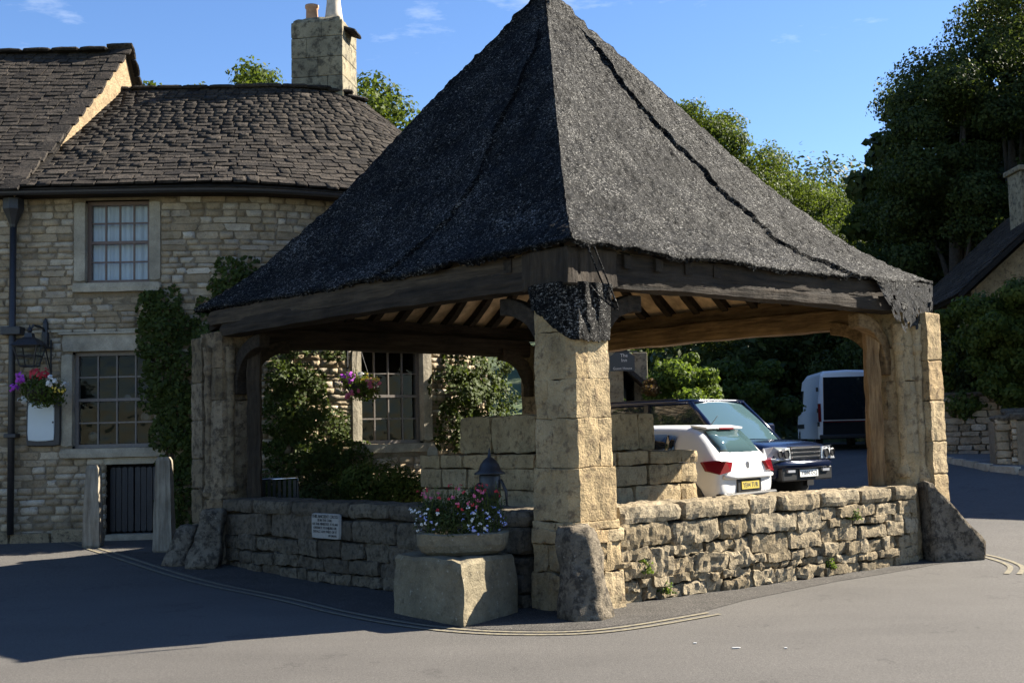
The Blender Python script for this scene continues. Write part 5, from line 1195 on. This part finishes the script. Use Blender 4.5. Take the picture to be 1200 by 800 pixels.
for s in (-1, 1):
    for x in (1.05, 2.05): b = MB(); b.box(x - .05, x + .05, s * .80 - .02, s * .80 + .035, 1.14, 1.78); vb(b, SV, 'door_pillar', 'plastic')
    wheel(SV, .95, s * .84, .38, .26); wheel(SV, 3.82, s * .84, .38, .26)
    b = MB(); pr_ = [Vector((3.82 + .46 * math.cos(t), s * .965, .38 + .46 * math.sin(t))) for t in np.linspace(-.1, math.pi + .1, 15)]; b.loft([pr_, [p + Vector((0, -s * .2, 0)) for p in pr_]], True); vb(b, SV, 'wheel_arch', 'plastic')
    b = MB(); b.tube([(.5, s * .70, 1.87), (2.7, s * .70, 1.87)], .016, 6); vb(b, SV, 'roof_rail', 'plastic')
    hl_ = surf(SV, 'headlight', 'clearlamp', [(4.765, s * .44, .80), (4.745, s * .88, .80), (4.64, s * .945, .84), (4.60, s * .945, 1.0), (4.72, s * .84, 1.02), (4.765, s * .46, 1.0)], .05, .01)
    for yy, r in ((.58, .085), (.76, .07)):
        b = MB(); b.loft([[Vector((x, s * yy + r * q * math.cos(t), .905 + r * q * math.sin(t))) for t in np.linspace(0, 2 * math.pi, 15)[:-1]] for x, q in ((4.80, 1), (4.81, .8), (4.78, .7))]); vb(b, SV, 'lamp_ring', 'plastic', hl_)
    b = MB(); b.box(4.79, 4.83, s * .5 - .10, s * .5 + .10, .60, .64); vb(b, SV, 'fog_lamp', 'clearlamp')
    b = MB(); b.box(3.25, 3.42, s * 1.02 - .11, s * 1.02 + .11, 1.20, 1.42); vb(b, SV, 'door_mirror', 'navypaint', bevel=.04)
b = MB(); b.box(4.70, 4.775, -.43, .43, .80, 1.02); vb(b, SV, 'grille_backing', 'plastic')
for z in (.84, .91, .98): b = MB(); b.box(4.775, 4.795, -.42, .42, z - .014, z + .014); vb(b, SV, 'grille_bar', 'chrome', bevel=.004)
b = MB(); b.tube([(4.62, -.92, .72), (4.78, -.6, .72), (4.82, 0, .72), (4.78, .6, .72), (4.62, .92, .72)], [.05, .07, .075, .07, .05], 8); vb(b, SV, 'bumper', 'navypaint', smooth=True)
b = MB(); b.box(4.66, 4.80, -.72, .72, .46, .68); vb(b, SV, 'lower_grille', 'plastic', bevel=.02)
plate(SV, 4.815, .58, True, 'YG04 OCJ', 'whiteplate')
b = MB(); b.tube([(3.72, -.5, 1.15), (3.62, .05, 1.2)], .012, 5); b.tube([(3.74, .05, 1.15), (3.64, .6, 1.2)], .012, 5); vb(b, SV, 'wiper', 'plastic')
# silver van, tail towards the camera
vf = Vector((.10, .995)).normalized(); VN = vehicle('van', 'tall silver grey van with a big dark rear window standing up the road', 'van', (11.05, 39.6), vf, g(11, 39.6))
b = MB(); rings = []
for x, hw_, zt in ((0.0, .94, 2.55), (.06, .985, 2.62), (3.6, .99, 2.64), (4.4, .97, 2.55), (5.0, .93, 1.6), (5.6, .9, 1.25), (5.85, .8, .9)):
    tp_ = hw_ * (.86 if zt > 2 else .93)
    rings.append([Vector((x, y, z)) for y, z in ((-hw_, .38), (-hw_, .8), (-hw_ * .995, 1.3 if zt > 1.4 else zt * .8), (-tp_, zt - .12), (-tp_ * .88, zt), (0, zt + .03), (tp_ * .88, zt), (tp_, zt - .12), (hw_ * .995, 1.3 if zt > 1.4 else zt * .8), (hw_, .8), (hw_, .38))])
b.loft(rings); vb(b, VN, 'body', 'silverpaint', smooth=False, bevel=.03)
surf(VN, 'rear_window', 'carglass', [(-.02, -.80, 1.0), (-.02, .80, 1.0), (-.01, .76, 2.42), (-.01, -.76, 2.42)], .02, .01)
surf(VN, 'rear_panel', 'carglass', [(-.018, -.84, .5), (-.018, .84, .5), (-.02, .82, .97), (-.02, -.82, .97)], .02)
b = MB(); b.box(-.04, -.03, -.80, .80, .93, .95); vb(b, VN, 'stripe', 'redlamp')
for s in (-1, 1):
    b = MB(); b.box(-.035, .03, s * .92 - .05, s * .92 + .05, .95, 1.55); vb(b, VN, 'tail_lamp', 'redlamp', bevel=.01)
    wheel(VN, 1.0, s * .86, .34, .22); wheel(VN, 4.6, s * .86, .34, .22)
    surf(VN, 'side_window', 'carglass', [(3.55, s * .985, 1.35), (4.55, s * .97, 1.35), (4.25, s * .9, 2.1), (3.55, s * .92, 2.1)], .02)
    b = MB(); b.box(3.2, 5.0, s * .99 - .02, s * .99 + .02, .75, .9); vb(b, VN, 'side_moulding', 'plastic')
    b = MB(); b.box(4.25, 4.4, s * 1.16 - .1, s * 1.16 + .1, 1.4, 1.8); vb(b, VN, 'door_mirror', 'plastic', bevel=.03)
b = MB(); b.box(-.08, .1, -.95, .95, .38, .52); vb(b, VN, 'bumper', 'plastic', bevel=.03)
for z in (.8, 1.25, 1.95): b = MB(); b.box(-.02, .05, .93, 1.0, z, z + .14); vb(b, VN, 'hinge', 'plastic')

# ------------------------------------------------------------------ right side: walls, house, street beyond
def rubble_wall(name, label, a, b_, z0f, ztop, seed, hr=(.10, .20), lr=(.2, .5), limit=300, cat='stone wall', th=.4, mat='rubble'):
    a = Vector(a); b_ = Vector(b_); d = (b_ - a).normalized(); n_ = Vector((d.y, -d.x)); n_ = n_ if n_.dot(-a) > 0 else -n_; ln = (b_ - a).length; zb = min(g(*a), g(*b_)) - .1
    W_ = empty(name, ((a.x + b_.x) / 2, (a.y + b_.y) / 2, zb), label, cat); rng = random.Random(seed); items = []
    zt = lambda u: ztop[0] + (ztop[1] - ztop[0]) * u / ln
    for (u, z, l, h) in courses(0, ln, 0, 1, (hr[0] / (zt(0) - zb), hr[1] / (zt(0) - zb)), lr, [], rng):
        H = zt(u) - zb; p = a + d * (u + l / 2) + n_ * rng.uniform(-.02, .02); m = frame((p.x, p.y, zb + (z + h / 2) * H), (d.x, d.y, 0), (0, 0, 1)) @ Matrix.Rotation(rng.uniform(-.03, .03), 4, 'Z') @ Matrix.Diagonal((l * .96, h * H * .93, .12, 1)); items.append((m, l * h / (p.length ** 2)))
    place(items, W_, 'stone', 'stonework', mat, US, limit, seed)
    v = []
    for u in (0, ln):
        for o_ in (-th, -.03):
            p = a + d * u + n_ * o_
            for z in (zb, zt(u) - .04): v.append((p.x, p.y, z))
    b = MB(); b.add(v, [(0, 1, 3, 2), (4, 6, 7, 5), (0, 4, 5, 1), (2, 3, 7, 6), (0, 2, 6, 4), (1, 5, 7, 3)]); b.build('core', 'rubble_core', W_)
    u = 0
    while u < ln:
        l = min(rng.uniform(.35, .7), ln - u + .05); p = a + d * (u + l / 2) - n_ * (th / 2 - .03); o = link('coping_stone', rstone(l * .97, th + .16, .11, rng.randrange(99), .12, .015, 7), mat, W_); o.location = (p.x, p.y, zt(u) + .02); o.rotation_euler = (0, 0, math.atan2(d.y, d.x)); u += l
    return W_
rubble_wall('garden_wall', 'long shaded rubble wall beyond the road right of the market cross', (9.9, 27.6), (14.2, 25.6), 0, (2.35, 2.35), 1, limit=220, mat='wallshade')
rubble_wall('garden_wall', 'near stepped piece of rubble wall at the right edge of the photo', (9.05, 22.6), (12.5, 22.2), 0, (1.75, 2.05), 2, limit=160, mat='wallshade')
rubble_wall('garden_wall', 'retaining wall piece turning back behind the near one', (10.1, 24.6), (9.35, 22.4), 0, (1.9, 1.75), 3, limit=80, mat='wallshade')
RH = empty('cottage', (18, 34, 1), 'stone cottage with a steep dark roof half hidden by greenery at the right edge', 'house')
def cottage(T, X0, X1, Y0, Y1, zb, ze, zr, mat='ashlar', gable_x=True):
    b = MB(); b.box(X0, X1, Y0, Y1, zb, ze); b.build('wall', mat, T)
# cottage: front face runs along y=31..; gable slopes up to the right
v = [(12.2, 31.5, .5), (19.5, 31.0, .5), (19.5, 31.0, 5.6), (15.5, 31.2, 8.1), (12.2, 31.5, 5.2)]
b = MB(); b.loft([[Vector(p) for p in v], [Vector(p) + Vector((1.0, 8, 0)) for p in v]]); b.build('wall', 'ashlar', RH)
for s, (p0, p1) in enumerate((((11.8, 31.4, 5.0), (15.5, 31.1, 8.3)), ((15.5, 31.1, 8.3), (19.9, 30.9, 5.3)))):
    p0 = Vector(p0); p1 = Vector(p1); bk = Vector((1.06, 8.5, 0)); fr_ = Vector((-.03, -.35, 0)); up = (p1 - p0); nn = up.cross(bk).normalized(); nn = nn if nn.z > 0 else -nn
    b = MB(); b.loft([[p0 + fr_, p1 + fr_, p1 + fr_ + nn * .12, p0 + fr_ + nn * .12], [p0 + bk, p1 + bk, p1 + bk + nn * .12, p0 + bk + nn * .12]]); b.build('roof', 'slate_bed', RH)
    rng = random.Random(s); its = []; ln = up.length; ud_ = up.normalized(); bd = bk.normalized()
    for r in range(22):
        w0 = 0
        while w0 < 8.4:
            l = rng.uniform(.3, .5); c = p0 + fr_ + ud_ * (ln * (r + .5) / 22 if s == 0 else ln * (1 - (r + .5) / 22)) + bd * (w0 + l / 2) + nn * .15; m = Matrix(((bd.x, ud_.x, nn.x, c.x), (bd.y, ud_.y, nn.y, c.y), (bd.z, ud_.z, nn.z, c.z), (0, 0, 0, 1))) @ Matrix.Rotation(-.08 if s == 0 else .08, 4, 'X') @ Matrix.Diagonal((l * .96, .36, .03, 1)); its.append((m, 1 / c.length ** 2)); w0 += l
    place(its, RH, 'tile', 'tiling', 'slate', US, 0)
b = MB(); b.box(14.35, 15.4, 33.0, 33.9, 6.2, 8.75); b.build('chimney', 'chimney', RH, bevel=.03); b = MB(); b.box(14.27, 15.5, 32.9, 34.0, 8.75, 8.9); b.build('chimney_cap', 'chimney', RH, bevel=.03)
for (x, z) in ((12.75, 4.55), (14.3, 4.6)):
    y = 31.5 - .07 * (x - 12.2); b = MB(); b.box(x - .3, x + .3, y - .03, y + .06, z - .4, z + .4); W_ = b.build('window', 'trim', RH)
    for i in (-1, 1): b = MB(); b.box(x + i * .135 - .11, x + i * .135 + .11, y - .06, y - .032, z - .34, z + .34); b.build('pane', 'carglass_blue', W_)
# cottage outside the frame on the right whose bulk shades the road
OH = empty('cottage', (17, 24, 0), 'stone cottage just outside the picture to the right of the road', 'house')
b = MB(); b.box(14.0, 21, 19.9, 25.2, 0, 5.0); b.build('wall', 'rubble', OH)
b = MB(); b.loft([[Vector(p) for p in ((13.7, 19.6, 4.9), (13.7, 25.5, 4.9), (13.7, 22.55, 7.4))], [Vector(p) for p in ((21.3, 19.6, 4.9), (21.3, 25.5, 4.9), (21.3, 22.55, 7.4))]]); b.build('roof', 'slate', OH)
# pub-sign and far stone house beyond the back of the cross
FH = empty('far_cottage', (2.6, 33, .5), 'pale stone house end seen under the roof beside the hanging sign', 'house')
b = MB(); b.box(2.2, 3.05, 33, 38, 0, 4.2); b.build('wall', 'ashlar', FH)
b = MB(); b.box(3.4, 3.8, 33.6, 36, 0, 3.95); b.build('chimney', 'chimney', FH, bevel=.03)
b = MB(); b.loft([[Vector(p) for p in ((2.9, 32.7, 3.6), (2.9, 40, 3.6), (2.9, 40, 3.75), (2.9, 32.7, 3.75))], [Vector(p) for p in ((4.8, 32.7, 1.9), (4.8, 40, 1.9), (4.8, 40, 2.05), (4.8, 32.7, 2.05))]]); b.build('roof', 'slate', FH)
SG = empty('hanging_sign', (2.36, 25, 0), 'black hanging sign with pale lettering under the market cross roof behind the front pillar', 'sign')
def sgp(x, z): return Vector((2.30 + x * .62, 25., 3.17 + z * .78))
pts = [sgp(-.42, -.26), sgp(.42, -.26), sgp(.42, .14), sgp(.30, .20), sgp(.2, .26), sgp(-.2, .26), sgp(-.30, .20), sgp(-.42, .14)]
b = MB(); b.loft([pts, [p + Vector((0, .05, 0)) for p in pts]]); b.build('board', 'signblack', SG)
b = MB(); b.box(1.9, 2.62, 25.0, 25.05, 3.36, 3.39); b.build('arm', 'iron', SG); b = MB(); b.tube([(1.85, 25.03, 0.2), (1.85, 25.03, 3.55)], .05, 8); b.build('post', 'iron', SG)
fs = frame((2.30, 24.995, 3.17), (1, 0, 0), (0, 0, 1))
text('The\nInn', .10, SG, fs @ Matrix.Translation((.04, .07, 0)), 'lettersilver'); text('Guest House', .075, SG, fs @ Matrix.Translation((0, -.15, 0)), 'lettersilver')

# ------------------------------------------------------------------ trees
def tree(name, label, base, H, cr_, nclump, nleaf, size, mat, seed, cat='tree', group='trees round the village', cz=.62, sq=1.0, ch=.42, low=.0, trunk=True, asym=(0, 0)):
    T = empty(name, base, label, cat, group); rng = random.Random(seed); B = Vector(base); cc = B + Vector((asym[0], asym[1], H * cz)); bl = []
    for i in range(nclump):
        while True:
            d = Vector((rng.uniform(-1, 1), rng.uniform(-1, 1), rng.uniform(-1, 1)))
            if .35 < d.length < 1: break
        r = rng.uniform(.2, .42) * cr_ * (1.15 - .35 * d.length); p = cc + Vector((d.x * cr_ * .86, d.y * cr_ * .86 * sq, d.z * H * ch))
        p.z = max(p.z, B.z + r * .5 + low); bl.append((p.x, p.y, p.z, r, r * .95, r * rng.uniform(.6, .85)))
    P, Q = blob_pts(bl, nleaf, seed, .35); link('crown', leaf_mesh(P, Q, size, seed, 'crown', .7), mat, T)
    if trunk:
        b = MB(); top = cc + Vector((0, 0, H * .12)); r0_ = H * .022 + .04
        b.tube([B - Vector((0, 0, .3)), B.lerp(top, .3) + Vector((.1, 0, 0)), B.lerp(top, .7), top], [r0_ * 1.3, r0_, r0_ * .7, r0_ * .25], 9); b.build('trunk', 'bark', T, smooth=True)
        for q in bl[:8]: b = MB(); s_ = B.lerp(top, rng.uniform(.35, .75)); b.tube([s_, s_.lerp(Vector(q[:3]), .55) + Vector((0, 0, .2)), Vector(q[:3])], [r0_ * .45, r0_ * .25, r0_ * .1], 6); b.build('limb', 'bark', T, smooth=True)
    return T
def at(px, d, dz=0): return ((px - 600) / 1400 * d, d)
def top(px, d, py): return max(1.5, 1.6 + (529 - .0243 * px - py) * d / 1400 - gt(px, d)[2])
def gt(px, d, *a, **k): x, y = at(px, d); return (x, y, g(x, y))
# tall dark trees on the right
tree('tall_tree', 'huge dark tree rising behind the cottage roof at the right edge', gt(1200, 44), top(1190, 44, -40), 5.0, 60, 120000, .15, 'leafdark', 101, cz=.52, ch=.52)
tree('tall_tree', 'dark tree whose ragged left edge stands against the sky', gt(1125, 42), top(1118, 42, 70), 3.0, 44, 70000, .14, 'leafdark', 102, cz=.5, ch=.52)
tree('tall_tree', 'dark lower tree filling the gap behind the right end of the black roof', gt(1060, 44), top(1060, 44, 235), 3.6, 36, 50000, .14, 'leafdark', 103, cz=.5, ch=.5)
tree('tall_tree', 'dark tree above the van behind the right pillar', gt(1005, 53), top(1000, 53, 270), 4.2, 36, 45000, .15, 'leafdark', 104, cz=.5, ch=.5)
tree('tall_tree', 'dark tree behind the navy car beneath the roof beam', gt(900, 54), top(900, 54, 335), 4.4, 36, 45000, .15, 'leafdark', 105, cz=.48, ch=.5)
tree('bush_tree', 'green leafy bush tree left of the van in deep shade', gt(862, 40), top(868, 40, 415), 1.9, 24, 18000, .15, 'leaf', 106, cz=.5, ch=.46)
tree('tall_tree', 'thin topped green tree peeping over the right roof slope', gt(815, 62), top(815, 62, 105), 3.6, 30, 47600, .15, 'leaf', 107, cz=.72, ch=.26)
tree('tall_tree', 'sunlit green tree left of the sky gap above the roof slope', gt(885, 66), top(885, 66, 152), 5.0, 44, 71400, .15, 'leaf', 108, cz=.62, ch=.36)
tree('tall_tree', 'bright rounded tree low between the sunlit tree and the dark trees', gt(945, 70), top(945, 70, 208), 5.0, 40, 61879, .15, 'leaf', 109, cz=.6, ch=.36)
tree('tall_tree', 'green tree just left of the dark trees above the roof end', gt(1000, 66), top(1000, 66, 218), 4.6, 40, 61879, .15, 'leaf', 110, cz=.6, ch=.4)
tree('tall_tree', 'treetop showing left of the chimney above the pub ridge', gt(312, 34), top(312, 34, 50), 2.6, 24, 16000, .13, 'leaf', 111, cz=.75, ch=.2)
tree('tall_tree', 'treetop showing right of the chimney above the rounded roof', gt(450, 33), top(450, 33, 78), 2.4, 26, 18000, .13, 'leaf', 112, cz=.72, ch=.24)
tree('tall_tree', 'small treetop just right of the gable above the ridge', gt(192, 36), top(192, 36, 72), 2.0, 18, 9000, .14, 'leaf', 113, cz=.78, ch=.18)
tree('tall_tree', 'treetop over the high roof at the left edge', gt(10, 36), top(10, 36, 34), 2.6, 18, 10000, .14, 'leaf', 114, cz=.78, ch=.18)
# sunlit bushes beyond the cars and behind the cross
tree('bush', 'bright green sunlit bush beside the far stone house', gt(797, 29), top(800, 29, 408), 1.15, 30, 20000, .10, 'leafbright', 120, 'bush', 'sunlit bushes beyond the cars', cz=.55, ch=.42, trunk=False)
tree('bush', 'bronze and green leaved shrub left of the brightest bush', gt(768, 28.4), top(765, 28, 420), .55, 12, 4500, .09, 'leafred', 121, 'bush', 'sunlit bushes beyond the cars', cz=.55, ch=.4, trunk=False)
tree('bush', 'low light green bush under the hanging sign', gt(738, 27), top(738, 27, 455), .6, 12, 5000, .09, 'leafbright', 122, 'bush', 'sunlit bushes beyond the cars', cz=.5, ch=.4, trunk=False)
# shrubs and ivy on the right
for i, (px, d, H, r, n_, m_, lb) in enumerate(((1150, 27.5, top(1150, 27.5, 350), 1.5, 22000, 'leaf', 'green shrub on top of the long wall below the cottage'), (1110, 30, top(1110, 30, 385), 1.5, 20000, 'leafdark', 'dark laurel shrub behind the right pillar above the long wall'), (1205, 26.5, top(1200, 26.5, 325), 1.4, 22000, 'leaf', 'ivy covered shrub at the right edge under the cottage eave'), (1185, 29.5, top(1185, 29.5, 385), 1.7, 16000, 'leafdark', 'dark shrub directly before the cottage wall'))):
    p = gt(px, d); tree('shrub', lb, p, H, r, 24, n_, .11, m_, 130 + i, 'shrub', 'shrubs above the right garden walls', cz=.62, ch=.36, trunk=False, low=.8)
# trees outside the frame to the right that shade the road and the wood
for i, (x, y, H, r) in enumerate(((17.5, 28.6, 10, 3.4), (20, 30, 12, 4.5), (24, 36, 15, 5), (23, 44, 17, 6), (30, 52, 20, 7), (19, 50, 16, 5), (33, 40, 18, 6))):
    tree('tall_tree', ('tall broad tree', 'second broad tree', 'spreading tree', 'old broad tree', 'highest tree', 'dark broad tree', 'farthest broad tree')[i] + ' ' + ('beside the cottage wall, past the right edge', 'near the cottage, past the right edge', 'in the middle of the right bank', 'farther up the right bank', 'at the top of the right bank', 'left of the highest tree on the bank', 'at the outer side of the right bank')[i], (x, y, g(x, y)), H, r, 26, 16000, .5, 'leafdark', 140 + i, cz=.58, ch=.42)
for i, (px, d, py, r_, lb) in enumerate(((1085, 48, 255, 3.2, 'dark understorey tree between the ragged edged tree and the roof end'), (1150, 46, 240, 3.2, 'dark understorey tree left of the cottage chimney'), (1200, 47, 200, 3.2, 'dark understorey tree behind the cottage chimney'), (1062, 43, 330, 2.2, 'dark bushy tree just over the right end of the netted roof'), (1090, 37, 345, 2.2, 'dark bushy tree left of the cottage roof edge'), (960, 55, 335, 3.6, 'dark bushy tree right of the navy car under the roof'))):
    tree('tall_tree', lb, gt(px, d), top(px, d, py), r_, 34, 30000, .15, 'leafdark', 160 + i, cz=.5, ch=.5, trunk=False)
# wooded hillside behind: one mass
rs = np.random.RandomState(9); bl = []
for i in range(230):
    x = rs.uniform(-70, 95); y = rs.uniform(72, 120); r = rs.uniform(2.5, 4.6); h_ = g(x, y)
    if h_ + 6 > 1.6 + y * (.215 if x / y > .17 else .20): continue
    bl.append((x, y, h_ + r * .7 + 1.0, r, r, r * 1.1))
for i in range(60): x = rs.uniform(4, 34); y = rs.uniform(48, 62); r = rs.uniform(1.6, 3.0); bl.append((x, y, g(x, y) + r * .6, r, r, r))
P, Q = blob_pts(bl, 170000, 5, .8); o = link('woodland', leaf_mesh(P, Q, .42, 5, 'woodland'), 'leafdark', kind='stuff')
# a few scraps of pale litter on the road
for (x, y, s, lb) in ((1.35, 9.35, .03, 'white scrap of litter on the road, leftmost'), (1.62, 9.1, .07, 'flat white strip of litter on the open road'), (1.98, 9.05, .025, 'tiny white crumb of litter right of the strip')):
    o = link('litter', rstone(s, .02, .008, 1, .02, .003, 4), 'litter'); o.location = (x, y, .008); tag(o, lb, 'litter')
